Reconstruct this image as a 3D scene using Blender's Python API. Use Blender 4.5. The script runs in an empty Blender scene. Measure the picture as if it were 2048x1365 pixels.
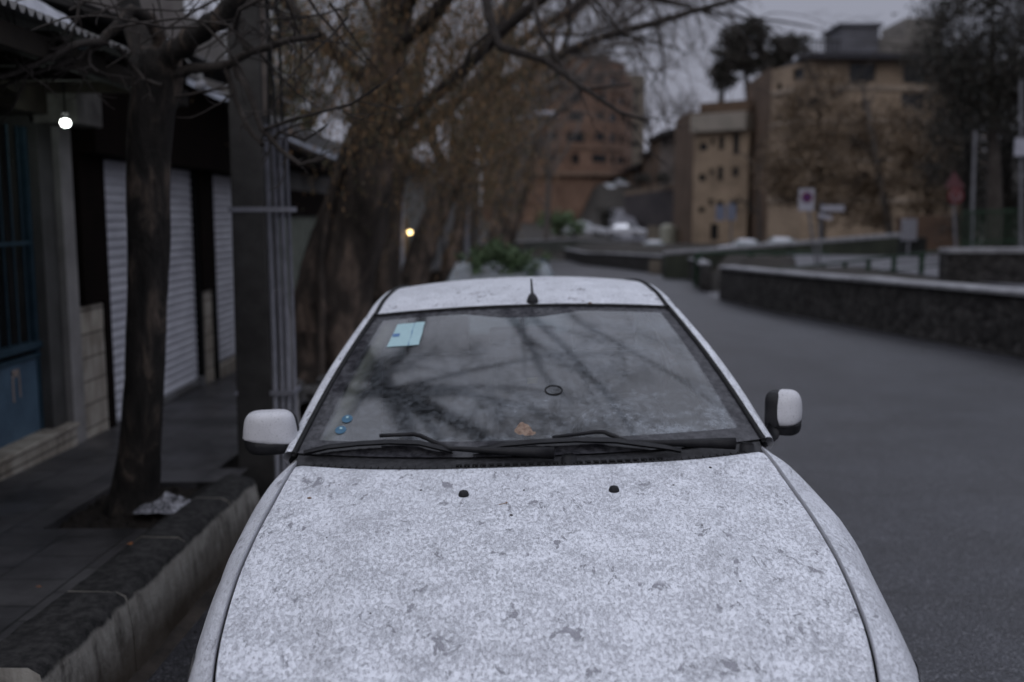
import bpy, math, random
import numpy as np
from mathutils import Vector, Matrix
R = math.radians
SC = bpy.context.scene
COL = SC.collection
# ------------------------------------------------------------ camera
H = 1.65                      # eye height over the street
FPX = 35 / 36 * 2048          # focal length in photo pixels
PITCH = math.atan(252.5 / FPX)
cam_d = bpy.data.cameras.new('camera')
cam = bpy.data.objects.new('camera', cam_d); COL.objects.link(cam)
cam_d.lens = 35; cam_d.sensor_width = 36
cam_d.clip_start = 0.05; cam_d.clip_end = 2000
cam.location = (0, 0, H); cam.rotation_euler = (math.pi / 2 - PITCH, 0, 0)
cam_d.dof.use_dof = True; cam_d.dof.focus_distance = 2.55
cam_d.dof.aperture_fstop = 1.8; cam_d.dof.aperture_blades = 0
SC.camera = cam
# ------------------------------------------------------------ sky (overcast, near dusk)
SUN_EL, SUN_ROT = 35, 200
W = bpy.data.worlds.new('World'); SC.world = W; W.use_nodes = True
n = W.node_tree.nodes; l = W.node_tree.links; n.clear()
wo = n.new('ShaderNodeOutputWorld'); bg = n.new('ShaderNodeBackground'); bg2 = n.new('ShaderNodeBackground')
sky = n.new('ShaderNodeTexSky'); sky.sky_type = 'NISHITA'; sky.sun_disc = False
sky.sun_elevation = R(SUN_EL); sky.sun_rotation = R(SUN_ROT); sky.dust_density = 6; sky.air_density = 1.2
bg.inputs['Strength'].default_value = 0.05
l.new(sky.outputs[0], bg.inputs['Color'])
# cloud layer: brighter towards the zenith, softly mottled
tc = n.new('ShaderNodeTexCoord'); sep = n.new('ShaderNodeSeparateXYZ'); l.new(tc.outputs['Generated'], sep.inputs[0])
rmp = n.new('ShaderNodeValToRGB'); l.new(sep.outputs['Z'], rmp.inputs[0])
cr = rmp.color_ramp; cr.elements[0].position = 0.0; cr.elements[0].color = (.39, .40, .49, 1)
cr.elements[1].position = 1.0; cr.elements[1].color = (1.38, 1.44, 1.68, 1)
e = cr.elements.new(.25); e.color = (.43, .445, .54, 1)
e = cr.elements.new(.6); e.color = (1.02, 1.07, 1.26, 1)
nz = n.new('ShaderNodeTexNoise'); nz.inputs['Scale'].default_value = 1.6; nz.inputs['Detail'].default_value = 4
l.new(tc.outputs['Generated'], nz.inputs['Vector'])
mr = n.new('ShaderNodeMapRange'); mr.inputs['To Min'].default_value = .82; mr.inputs['To Max'].default_value = 1.15
l.new(nz.outputs['Fac'], mr.inputs['Value'])
mx = n.new('ShaderNodeMixRGB'); mx.blend_type = 'MULTIPLY'; mx.inputs[0].default_value = 1
l.new(rmp.outputs[0], mx.inputs[1]); l.new(mr.outputs[0], mx.inputs[2]); l.new(mx.outputs[0], bg2.inputs['Color'])
bg2.inputs['Strength'].default_value = 0.62
mix = n.new('ShaderNodeMixShader'); mix.inputs[0].default_value = .92
l.new(bg.outputs[0], mix.inputs[1]); l.new(bg2.outputs[0], mix.inputs[2]); l.new(mix.outputs[0], wo.inputs['Surface'])
sun_d = bpy.data.lights.new('sun', 'SUN'); sun = bpy.data.objects.new('sun', sun_d); COL.objects.link(sun)
sun_d.energy = 0.25; sun_d.angle = R(40); sun_d.color = (1, .97, .95)
sun.rotation_euler = (R(90 - SUN_EL), 0, R(-SUN_ROT + 180)); sun.location = (0, -10, 30)
SC.view_settings.view_transform = 'Standard'; SC.view_settings.look = 'None'
SC.view_settings.exposure = 0.26; SC.view_settings.gamma = 1; SC.view_settings.use_curve_mapping = False
SC.render.engine = 'CYCLES'; SC.cycles.use_denoising = True
SC.cycles.max_bounces = 8; SC.cycles.transparent_max_bounces = 16; SC.cycles.caustics_reflective = False; SC.cycles.caustics_refractive = False
# ------------------------------------------------------------ pixel helpers: a pixel of the photo plus a depth gives a world point
SLOPE = -0.0265
def ray(px, py):
    x = (px - 1024) / FPX; v = (682.5 - py) / FPX
    return x, math.cos(PITCH) + v * math.sin(PITCH), v * math.cos(PITCH) - math.sin(PITCH)
def at(px, py, y):
    a, b, c = ray(px, py); t = y / b
    return Vector((a * t, y, H + c * t))
def gz(y): return SLOPE * y
def on_street(px, py, up=0):
    a, b, c = ray(px, py); t = (H - up) / (SLOPE * b - c)
    return Vector((a * t, b * t, H + c * t))
def on_x(px, py, x):
    a, b, c = ray(px, py); t = x / a
    return Vector((x, b * t, H + c * t))
# ------------------------------------------------------------ objects
def tag(o, label=None, cat=None, group=None, kind=None):
    if label: o['label'] = label
    if cat: o['category'] = cat
    if group: o['group'] = group
    if kind: o['kind'] = kind
    return o
def empty(name, loc=(0, 0, 0), rot=(0, 0, 0), label=None, cat=None, group=None):
    o = bpy.data.objects.new(name, None); COL.objects.link(o)
    o.location = loc; o.rotation_euler = rot; o.empty_display_size = .2
    return tag(o, label, cat, group)
def copy_tree(o, parent=None):
    c = o.copy(); COL.objects.link(c); c.parent = parent
    for ch in list(o.children): copy_tree(ch, c)
    return c
class MB:
    def __init__(s): s.v = []; s.f = []; s.uv = []; s.mi = []; s.m = 0
    def add(s, vs, fs, uvs=None):
        b = len(s.v); s.v += [tuple(p) for p in vs]
        for k, q in enumerate(fs):
            s.f.append([b + i for i in q]); s.mi.append(s.m)
            s.uv.append([uvs[i] for i in q] if uvs else [(0, 0)] * len(q))
    def quad(s, a, b, c, d): s.add([a, b, c, d], [(0, 1, 2, 3)])
    def box(s, x0, x1, y0, y1, z0, z1):
        vs = [(x, y, z) for x in (x0, x1) for y in (y0, y1) for z in (z0, z1)]
        s.add(vs, [(0, 1, 3, 2), (4, 6, 7, 5), (0, 4, 5, 1), (2, 3, 7, 6), (0, 2, 6, 4), (1, 5, 7, 3)])
    def obox(s, c, ux, uy, uz):                      # oriented box: centre and half vectors
        c, ux, uy, uz = map(Vector, (c, ux, uy, uz))
        vs = [c + ux * a + uy * b + uz * d for a in (-1, 1) for b in (-1, 1) for d in (-1, 1)]
        s.add(vs, [(0, 1, 3, 2), (4, 6, 7, 5), (0, 4, 5, 1), (2, 3, 7, 6), (0, 2, 6, 4), (1, 5, 7, 3)])
    def grid(s, pts, closed_u=False, uvs=None, flip=False):      # pts[i][j]
        n, m = len(pts), len(pts[0]); vs = [p for r in pts for p in r]
        fs = []
        for i in range(n - 1):
            for j in range(m - (0 if closed_u else 1)):
                k = (j + 1) % m
                q = (i * m + j, i * m + k, (i + 1) * m + k, (i + 1) * m + j)
                fs.append(q[::-1] if flip else q)
        s.add(vs, fs, [u for r in uvs for u in r] if uvs else None)
    def tube(s, path, rad, n=8, cap=True, squash=None):
        path = [Vector(p) for p in path]
        if not hasattr(rad, '__len__'): rad = [rad] * len(path)
        rings = []; ref = None
        for i, p in enumerate(path):
            t = (path[min(i + 1, len(path) - 1)] - path[max(i - 1, 0)])
            t = t.normalized() if t.length > 1e-9 else Vector((0, 0, 1))
            if ref is None:
                ref = Vector((0, 0, 1)) if abs(t.z) < .9 else Vector((1, 0, 0))
            a = (ref - t * ref.dot(t)); a = a.normalized() if a.length > 1e-6 else t.orthogonal().normalized()
            ref = a; b = t.cross(a)
            sq = squash or 1
            rings.append([p + (a * math.cos(2 * math.pi * k / n) + b * math.sin(2 * math.pi * k / n) * sq) * rad[i] for k in range(n)])
        s.grid(rings, closed_u=True)
        if cap:
            b0 = len(s.v) - n * len(path)
            for q in (list(range(b0, b0 + n)), list(range(len(s.v) - n, len(s.v)))[::-1]):
                s.f.append(q); s.mi.append(s.m); s.uv.append([(0, 0)] * n)
    def ball(s, c, r, n=10, sc=(1, 1, 1), jit=0, rnd=random):
        c = Vector(c); rows = []
        for i in range(n // 2 + 1):
            th = math.pi * i / (n // 2); row = []
            for j in range(n):
                ph = 2 * math.pi * j / n; k = r * (1 + jit * (rnd.random() - .5))
                row.append(c + Vector((math.sin(th) * math.cos(ph) * sc[0], math.sin(th) * math.sin(ph) * sc[1], math.cos(th) * sc[2])) * k)
            rows.append(row)
        s.grid(rows, closed_u=True)
    def disc(s, c, nrm, r, n=20, th=0.003, ry=None):
        c = Vector(c); nrm = Vector(nrm).normalized(); a = nrm.orthogonal().normalized(); b = nrm.cross(a)
        s.tube([c, c + nrm * th], r, n)
    def build(s, name, mats=None, parent=None, smooth=False, origin=None, world=False, bevel=0, angle=40):
        me = bpy.data.meshes.new(name)
        vs = s.v
        if origin is not None:
            o_ = Vector(origin); vs = [tuple(Vector(p) - o_) for p in s.v]
        me.from_pydata(vs, [], s.f)
        mats = mats if isinstance(mats, (list, tuple)) else [mats]
        for m in mats:
            if m: me.materials.append(m)
        me.polygons.foreach_set('material_index', s.mi)
        if smooth: me.polygons.foreach_set('use_smooth', [True] * len(s.f))
        uvl = me.uv_layers.new(name='UVMap')
        uvl.data.foreach_set('uv', [c for q in s.uv for u in q for c in u])
        me.update(); me.validate()
        o = bpy.data.objects.new(name, me); COL.objects.link(o)
        if origin is not None: o.location = origin
        if parent is not None:
            o.parent = parent
            if world: o.matrix_parent_inverse = parent.matrix_world.inverted() if False else (Matrix.LocRotScale(parent.location, parent.rotation_euler, None)).inverted()
        if bevel:
            b = o.modifiers.new('bevel', 'BEVEL'); b.width = bevel; b.segments = 2; b.limit_method = 'ANGLE'; b.angle_limit = R(35)
        return o
def pchip(xs, ys):
    xs = np.array(xs, float); ys = np.array(ys, float)
    o_ = np.argsort(xs); xs = xs[o_]; ys = ys[o_]
    d = np.diff(ys) / np.diff(xs); m = np.zeros(len(xs)); m[0] = d[0]; m[-1] = d[-1]
    for i in range(1, len(xs) - 1):
        if d[i - 1] * d[i] > 0:
            h0, h1 = xs[i] - xs[i - 1], xs[i + 1] - xs[i]; w1, w2 = 2 * h1 + h0, h1 + 2 * h0
            m[i] = (w1 + w2) / (w1 / d[i - 1] + w2 / d[i])
    def f(x):
        x = min(max(x, xs[0]), xs[-1]); i = int(np.clip(np.searchsorted(xs, x) - 1, 0, len(xs) - 2))
        h = xs[i + 1] - xs[i]; t = (x - xs[i]) / h
        return float((2*t**3-3*t**2+1)*ys[i] + (t**3-2*t**2+t)*h*m[i] + (-2*t**3+3*t**2)*ys[i+1] + (t**3-t**2)*h*m[i+1])
    return f
# ------------------------------------------------------------ materials
class NT:
    def __init__(s, name):
        s.mat = bpy.data.materials.new(name); s.mat.use_nodes = True; t = s.mat.node_tree
        s.n, s.l = t.nodes, t.links; s.p = s.n['Principled BSDF']; s.out = s.n['Material Output']
        s.tc = s.n.new('ShaderNodeTexCoord')
    def node(s, ty, **kw):
        nd = s.n.new(ty)
        for k, v in kw.items():
            if k in nd.inputs.keys(): nd.inputs[k].default_value = v
            else: setattr(nd, k, v)
        return nd
    def link(s, a, b): s.l.new(a, b)
    def coord(s, scale=(1, 1, 1), which='Object', rot=(0, 0, 0)):
        m = s.node('ShaderNodeMapping'); m.inputs['Scale'].default_value = scale; m.inputs['Rotation'].default_value = rot
        s.link(s.tc.outputs[which], m.inputs['Vector']); return m.outputs[0]
    def noise(s, scale, detail=4, rough=.55, vec=None, dist=0):
        nd = s.node('ShaderNodeTexNoise', Scale=scale, Detail=detail, Roughness=rough, Distortion=dist)
        s.link(vec if vec is not None else s.tc.outputs['Object'], nd.inputs['Vector']); return nd.outputs['Fac']
    def ramp(s, val, stops, interp='LINEAR'):
        r = s.node('ShaderNodeValToRGB'); s.link(val, r.inputs[0]); c = r.color_ramp; c.interpolation = interp
        while len(c.elements) < len(stops): c.elements.new(.5)
        for e_, (p, col) in zip(c.elements, stops):
            e_.position = p; e_.color = (*col, 1) if hasattr(col, '__len__') else (col, col, col, 1)
        return r.outputs[0]
    def mix(s, fac, a, b, mode='MIX'):
        m = s.node('ShaderNodeMixRGB', blend_type=mode)
        for i, v in enumerate((fac, a, b)):
            if hasattr(v, 'is_linked') or hasattr(v, 'links'): s.link(v, m.inputs[i])
            elif i == 0: m.inputs[0].default_value = v
            else: m.inputs[i].default_value = (*v, 1) if hasattr(v, '__len__') else (v, v, v, 1)
        return m.outputs[0]
    def math(s, op, a, b=0.0, clamp=False):
        m = s.node('ShaderNodeMath', operation=op, use_clamp=clamp)
        for i, v in enumerate((a, b)):
            if hasattr(v, 'links'): s.link(v, m.inputs[i])
            else: m.inputs[i].default_value = v
        return m.outputs[0]
    def bump(s, h, dist=.01, strength=1, nrm=None):
        b = s.node('ShaderNodeBump'); b.inputs['Distance'].default_value = dist; b.inputs['Strength'].default_value = strength
        s.link(h, b.inputs['Height'])
        if nrm is not None: s.link(nrm, b.inputs['Normal'])
        return b.outputs[0]
    def set(s, **kw):
        for k, v in kw.items():
            k = k.replace('_', ' ')
            if hasattr(v, 'links'): s.link(v, s.p.inputs[k])
            else: s.p.inputs[k].default_value = (*v, 1) if hasattr(v, '__len__') else v
        return s.mat
def simple(name, c1, c2=None, rough=.6, scale=8, metal=0, bump=0, bscale=40, spec=.22, detail=5, stretch=(1, 1, 1), lo=.35, hi=.65):
    t = NT(name); c2 = c2 or tuple(x * .7 for x in c1)
    v = t.coord(stretch)
    col = t.ramp(t.noise(scale, detail, .6, v), [(lo, c1), (hi, c2)])
    t.set(Base_Color=col, Roughness=rough, Metallic=metal, Specular_IOR_Level=spec)
    if bump: t.set(Normal=t.bump(t.noise(bscale, 6, .6, v), bump, 1))
    return t.mat
# ============================================================ the white car
CPITCH = math.atan(SLOPE)          # the car stands on the sloping street
def car_mats():
    M = {}
    # paint under a thin skin of sleet; the sleet lies on faces that look up
    t = NT('sleet_covered_white_paint')
    v = t.coord((1, .55, 1)); v2 = t.coord((1, 1, 1))
    geo = t.node('ShaderNodeNewGeometry'); s_ = t.node('ShaderNodeSeparateXYZ'); t.link(geo.outputs['Normal'], s_.inputs[0])
    up = t.node('ShaderNodeMapRange'); up.inputs['From Min'].default_value = .35; up.inputs['From Max'].default_value = .93
    t.link(s_.outputs['Z'], up.inputs['Value'])
    fine = t.noise(300, 4, .8, v, .3); mid = t.noise(125, 5, .74, v, .2); big = t.noise(9, 5, .65, v2); vbig = t.noise(2.1, 3, .5, v2)
    a = t.math('ADD', t.math('MULTIPLY', fine, .36), t.math('MULTIPLY', mid, .47))
    a = t.math('ADD', a, t.math('MULTIPLY', big, .16))
    # melt patches
    vo = t.node('ShaderNodeTexVoronoi', Scale=11.0, Randomness=1.0); 
    dv = t.node('ShaderNodeVectorMath', operation='ADD'); nv = t.node('ShaderNodeTexNoise', Scale=30.0, Detail=4.0)
    t.link(t.tc.outputs['Object'], nv.inputs['Vector']); sc_ = t.node('ShaderNodeVectorMath', operation='SCALE'); sc_.inputs['Scale'].default_value = .035
    t.link(nv.outputs['Color'], sc_.inputs[0]); t.link(t.tc.outputs['Object'], dv.inputs[0]); t.link(sc_.outputs[0], dv.inputs[1]); t.link(dv.outputs[0], vo.inputs['Vector'])
    hole = t.ramp(t.noise(26, 7, .72, v, .5), [(.395, 0.0), (.412, 1.0)])
    sel = t.ramp(t.noise(7.3, 3, .5, v2), [(.50, 1.0), (.56, 0.0)])
    hole = t.math('MAXIMUM', hole, sel)
    cover = t.ramp(a, [(.405, .05), (.46, .62), (.52, 1.0)])
    y_ = t.node('ShaderNodeSeparateXYZ'); t.link(t.tc.outputs['Object'], y_.inputs[0])
    cover2 = t.mix(up.outputs[0], t.math('MULTIPLY', cover, .25), cover)
    gp = t.ramp(vbig, [(.35, (.50, .51, .55)), (.65, (.58, .59, .64))])
    paint = t.mix(up.outputs[0], (.52, .52, .55), gp)
    speck = t.ramp(t.noise(260, 2, .5, v2), [(.24, (.35, .35, .36)), (.29, (1, 1, 1))])
    paint = t.mix(1, paint, speck, 'MULTIPLY')
    col = t.mix(cover2, paint, (.88, .905, .96))
    hm = t.math('MULTIPLY', t.math('SUBTRACT', 1.0, hole), up.outputs[0])
    fl = t.math('MULTIPLY', t.ramp(t.noise(62, 5, .7, v, .3), [(.315, 1.0), (.345, 0.0)]), up.outputs[0])
    hm = t.math('MAXIMUM', hm, t.math('MULTIPLY', fl, .8))
    col = t.mix(hm, col, (.30, .30, .335)); cover2 = t.math('MULTIPLY', cover2, t.math('SUBTRACT', 1.0, hm))
    t.set(Base_Color=col, Roughness=t.ramp(cover2, [(0, .32), (1, .65)]), Specular_IOR_Level=.5)
    t.set(Normal=t.bump(t.math('ADD', t.math('MULTIPLY', cover2, .6), t.math('MULTIPLY', fine, .5)), .0030, 1.0))
    M['paint'] = t.mat
    # cleaner paint
    t = NT('damp_white_paint'); v = t.coord((1, 1, 1))
    col = t.mix(1, t.ramp(t.noise(14, 5, .6), [(.3, (.56, .56, .58)), (.7, (.66, .66, .69))]), t.ramp(t.noise(230, 3, .6), [(.3, (.6, .6, .6)), (.42, (1, 1, 1))]), 'MULTIPLY')
    t.set(Base_Color=col, Roughness=t.ramp(t.noise(150, 3), [(.4, .3), (.6, .6)]), Normal=t.bump(t.noise(300, 3), .0008, .8)); M['paint2'] = t.mat
    M['black'] = simple('black_moulded_plastic', (.012, .012, .014), (.022, .022, .024), .5, 30, bump=.0006, bscale=400)
    t = NT('dusty_black_plastic'); 
    t.set(Base_Color=t.ramp(t.noise(60, 6, .7), [(.42, (.012, .012, .014)), (.66, (.04, .04, .044))]), Roughness=.6, Normal=t.bump(t.noise(500, 3), .0006, .7)); M['cowl'] = t.mat
    M['rubber'] = simple('black_rubber', (.01, .01, .011), (.02, .02, .02), .65, 60)
    M['gap'] = simple('dark_panel_gap', (.006, .006, .007), (.01, .01, .01), .9)
    M['mirror'] = simple('mirror_face', (.7, .72, .74), (.66, .68, .7), .04, 4, metal=1)
    M['tyre'] = simple('tyre_rubber', (.02, .02, .02), (.035, .033, .03), .8, 20, bump=.002, bscale=60)
    M['rim'] = simple('silver_wheel', (.45, .45, .47), (.3, .3, .31), .35, 20, metal=.8)
    M['trim'] = simple('grey_cabin_trim', (.055, .058, .062), (.04, .042, .045), .75, 30, bump=.0005, bscale=300)
    M['seat'] = simple('grey_seat_cloth', (.07, .075, .08), (.04, .043, .05), .9, 60, bump=.001, bscale=300)
    M['cream'] = simple('cream_pillar_trim', (.62, .58, .45), (.5, .46, .36), .6, 12)
    M['liner'] = simple('pale_headliner', (.16, .16, .155), (.12, .12, .115), .85, 20)
    M['lens'] = simple('headlamp_glass', (.35, .36, .38), (.2, .2, .22), .06, 10, metal=.6)
    M['amber'] = simple('amber_lens', (.6, .16, .02), (.5, .1, .01), .15, 10)
    M['redlens'] = simple('red_lens', (.35, .01, .01), (.25, .01, .01), .15, 10)
    # grimy, half-fogged glass
    def glass(name, film_lo, film_hi, tint, frit=False):
        t = NT(name); t.n.remove(t.p)
        tr = t.node('ShaderNodeBsdfTransparent'); tr.inputs['Color'].default_value = (*tint, 1)
        gl = t.node('ShaderNodeBsdfGlossy', Roughness=.085 if frit else .04); gl.inputs['Color'].default_value = (1, 1, 1, 1)
        fr = t.node('ShaderNodeFresnel', IOR=1.85 if frit else 1.7)
        m1 = t.node('ShaderNodeMixShader'); t.link(fr.outputs[0], m1.inputs[0]); t.link(tr.outputs[0], m1.inputs[1]); t.link(gl.outputs[0], m1.inputs[2])
        df = t.node('ShaderNodeBsdfDiffuse'); df.inputs['Color'].default_value = (.42, .46, .51, 1)
        n1 = t.noise(3.2, 6, .62, None, .6); n2 = t.noise(42, 5, .7); n3 = t.noise(210, 3, .6)
        f = t.math('ADD', t.math('MULTIPLY', n1, .46), t.math('ADD', t.math('MULTIPLY', n2, .36), t.math('MULTIPLY', n3, .18)))
        film = t.node('ShaderNodeMapRange'); film.inputs['From Min'].default_value = .445; film.inputs['From Max'].default_value = .60
        film.inputs['To Min'].default_value = film_lo; film.inputs['To Max'].default_value = film_hi; t.link(f, film.inputs['Value'])
        fac = film.outputs[0]
        if frit:   # condensation gathers low on the pane and in the wiped middle
            uv = t.node('ShaderNodeSeparateXYZ'); t.link(t.tc.outputs['UV'], uv.inputs[0])
            low = t.ramp(uv.outputs['Y'], [(.0, 1.7), (.18, 1.35), (.40, .8), (.8, .9), (1, .6)])
            side = t.ramp(t.math('ADD', uv.outputs['X'], t.math('MULTIPLY', t.noise(5, 3), .25)), [(.30, .65), (.75, 1.15), (.98, 1.5)])
            low = t.math('MULTIPLY', low, side)
            fac = t.math('MULTIPLY', fac, low)
            drops = t.ramp(t.node_vor(95), [(.12, 1.0), (.2, 0.0)])
            fac = t.math('ADD', fac, t.math('MULTIPLY', t.math('MULTIPLY', drops, t.ramp(n1, [(.45, 0.0), (.6, 1.0)])), .07))
        m2 = t.node('ShaderNodeMixShader'); t.link(fac, m2.inputs[0]); t.link(m1.outputs[0], m2.inputs[1]); t.link(df.outputs[0], m2.inputs[2])
        last = m2.outputs[0]
        if frit:
            U, V = uv.outputs['X'], uv.outputs['Y']
            au = t.math('ABSOLUTE', t.math('SUBTRACT', U, .5))
            edge = t.ramp(t.math('ADD', au, t.math('MULTIPLY', t.noise(30, 2), .004)), [(.462, 0.0), (.468, 1.0)])
            hump = t.math('MULTIPLY', t.ramp(au, [(.0, 1.0), (.07, .95), (.19, 0.0)]), .055)
            top = t.math('GREATER_THAN', t.math('ADD', V, hump), .945)
            bot = t.math('LESS_THAN', V, .075)
            mask = t.math('MAXIMUM', t.math('MAXIMUM', edge, top), bot)
            fb = t.node('ShaderNodeBsdfDiffuse'); t.link(t.ramp(n2, [(.4, (.022, .022, .026)), (.65, (.07, .07, .078))]), fb.inputs['Color'])
            m4 = t.node('ShaderNodeMixShader'); m4.inputs[0].default_value = .05; t.link(fb.outputs[0], m4.inputs[1]); t.link(gl.outputs[0], m4.inputs[2])
            m3 = t.node('ShaderNodeMixShader'); t.link(mask, m3.inputs[0]); t.link(last, m3.inputs[1]); t.link(m4.outputs[0], m3.inputs[2]); last = m3.outputs[0]
        t.link(last, t.out.inputs['Surface']); return t.mat
    def node_vor(s, sc):
        v_ = s.node('ShaderNodeTexVoronoi', Scale=float(sc)); s.link(s.tc.outputs['Object'], v_.inputs['Vector']); return v_.outputs['Distance']
    NT.node_vor = node_vor
    M['glass'] = glass('misted_windscreen_glass', .02, .27, (.52, .56, .56), True)
    M['glass2'] = glass('side_glass', .05, .18, (.55, .6, .58))
    M['sticker'] = simple('pale_teal_paper', (.42, .60, .63), (.38, .55, .58), .6, 60)
    M['stickerline'] = simple('blue_print', (.10, .2, .4), (.12, .22, .4), .6)
    M['bluedisc'] = simple('blue_sticker', (.07, .16, .25), (.05, .13, .20), .5, 80)
    M['yellow'] = simple('yellow_tag', (.5, .45, .2), (.4, .35, .15), .7)
    return M
CM = car_mats()
# control lines of the body, in the car's own axes: x to the side, y towards the tail, z up
_Y  = [1.62, 1.68, 1.75, 1.90, 2.05, 2.30, 2.50, 2.70, 2.88, 3.00, 3.4, 4.0, 4.5, 5.0, 5.4, 5.75]
P0x = pchip(_Y, [.51, .585, .626, .667, .690, .712, .717, .715, .704, .705, .715, .72, .715, .70, .66, .60])
P0z = pchip(_Y, [.64, .70, .745, .808, .848, .897, .932, .966, 1.004, 1.005, .99, .985, .98, .99, .985, .95])
P1x = pchip(_Y, [.60, .66, .69, .722, .742, .765, .778, .778, .762, .758, .765, .77, .765, .755, .73, .68])
P1z = pchip(_Y, [.60, .655, .695, .760, .800, .848, .885, .925, .965, .967, .955, .95, .945, .955, .95, .915])
P2x = pchip(_Y, [.655, .708, .733, .758, .775, .799, .813, .811, .799, .798, .803, .808, .803, .79, .77, .72])
P2z = pchip(_Y, [.53, .575, .605, .655, .695, .755, .810, .855, .880, .885, .89, .885, .88, .89, .88, .85])
P3x = pchip(_Y, [.69, .735, .758, .780, .800, .825, .836, .832, .822, .820, .826, .83, .826, .815, .79, .74])
def sec_pts(y):
    return [(P0x(y), P0z(y)), (P1x(y), P1z(y)), (P2x(y), P2z(y)), (P3x(y), P2z(y) - .15), (P3x(y) - .003, .42), (P3x(y) - .03, .24)]
def cr(p, t):
    n_ = len(p) - 1; t = min(max(t, 0), .99999) * n_; i = int(t); f = t - i
    g = lambda k: p[min(max(k, 0), n_)]
    a, b, c, d = g(i - 1), g(i), g(i + 1), g(i + 2)
    return tuple(.5 * (2 * b[k] + (c[k] - a[k]) * f + (2 * a[k] - 5 * b[k] + 4 * c[k] - d[k]) * f * f + (3 * b[k] - a[k] - 3 * c[k] + d[k]) * f ** 3) for k in (0, 1))
WHEELS = (2.40, 4.86)
def body_side(y, u, out=0):
    p = sec_pts(y); x, z = cr(p, u)
    zb = .24
    for wy in WHEELS:
        if abs(y - wy) < .335: zb = max(zb, .29 + math.sqrt(.335 ** 2 - (y - wy) ** 2))
    if z < P2z(y) and zb > .24:
        k = (P2z(y) - z) / (P2z(y) - .24); z = P2z(y) - k * (P2z(y) - zb)
    x += out
    return x, y, z
HZ = pchip([1.62, 1.68, 1.75, 1.85, 2.05, 2.3, 2.6, 2.8, 2.9], [.66, .705, .745, .79, .855, .915, .968, .998, 1.008])
def wing_swell(y, u): return .036 * min(1, u * 3.2) * max(0, min(1, (2.95 - y) / .35))
def hood_back(s): return 2.80 + .085 * abs(s) ** 3.2
def hood_front(s): return 1.68 + .05 * abs(s) ** 2
def hood_pt(s, y, dz=0):
    a = abs(s); x = P0x(y) * s * .993
    zc, zg = HZ(y), P0z(y)
    fade = min(1, max(0, (2.75 - y) / .7))
    z = zc - (zc - zg) * a ** 2.6 + .015 * math.exp(-((a - .62) / .075) ** 2) * fade - .007 * fade * math.exp(-((a - .78) / .08) ** 2)
    return (x, y, z + dz - (.004 if a > .985 else 0))
def ws_pt(u, v, off=0):            # windscreen, u across -1..1, v up 0..1
    a = abs(u)
    xb, yb, zb = .712 * u, 2.885 + .085 * a ** 2.4, 1.012 + .012 * a ** 2
    xt, yt, zt = .570 * u, 3.80 + .05 * a ** 2, 1.400 - .025 * a ** 2
    s = math.sin(math.pi * v)
    return Vector((xb + (xt - xb) * v + .006 * s * u, yb + (yt - yb) * v - .012 * s * (1 - a * .5), zb + (zt - zb) * v + .026 * s * (1 - a ** 2 * .6))) + Vector((0, -.40, .91)) * off
def roof_edge(y):                  # x, z of the drip rail along the roof
    return (pchip([3.85, 4.1, 4.5, 4.9, 5.25], [.566, .556, .545, .535, .52])(y), pchip([3.85, 4.1, 4.5, 4.9, 5.25], [1.376, 1.425, 1.452, 1.440, 1.395])(y))
RC = pchip([3.80, 4.0, 4.3, 4.6, 4.9, 5.3], [1.402, 1.443, 1.476, 1.484, 1.472, 1.415])
def roof_pt(s, w):
    a = abs(s); y = (3.80 + .05 * a ** 2) + (5.25 - 3.80 - .05 * a * a) * w
    ex, ez = roof_edge(max(y, 3.85)); zc = RC(y)
    return (ex * s, y, zc - (zc - ez) * (a ** 2.2))
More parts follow.
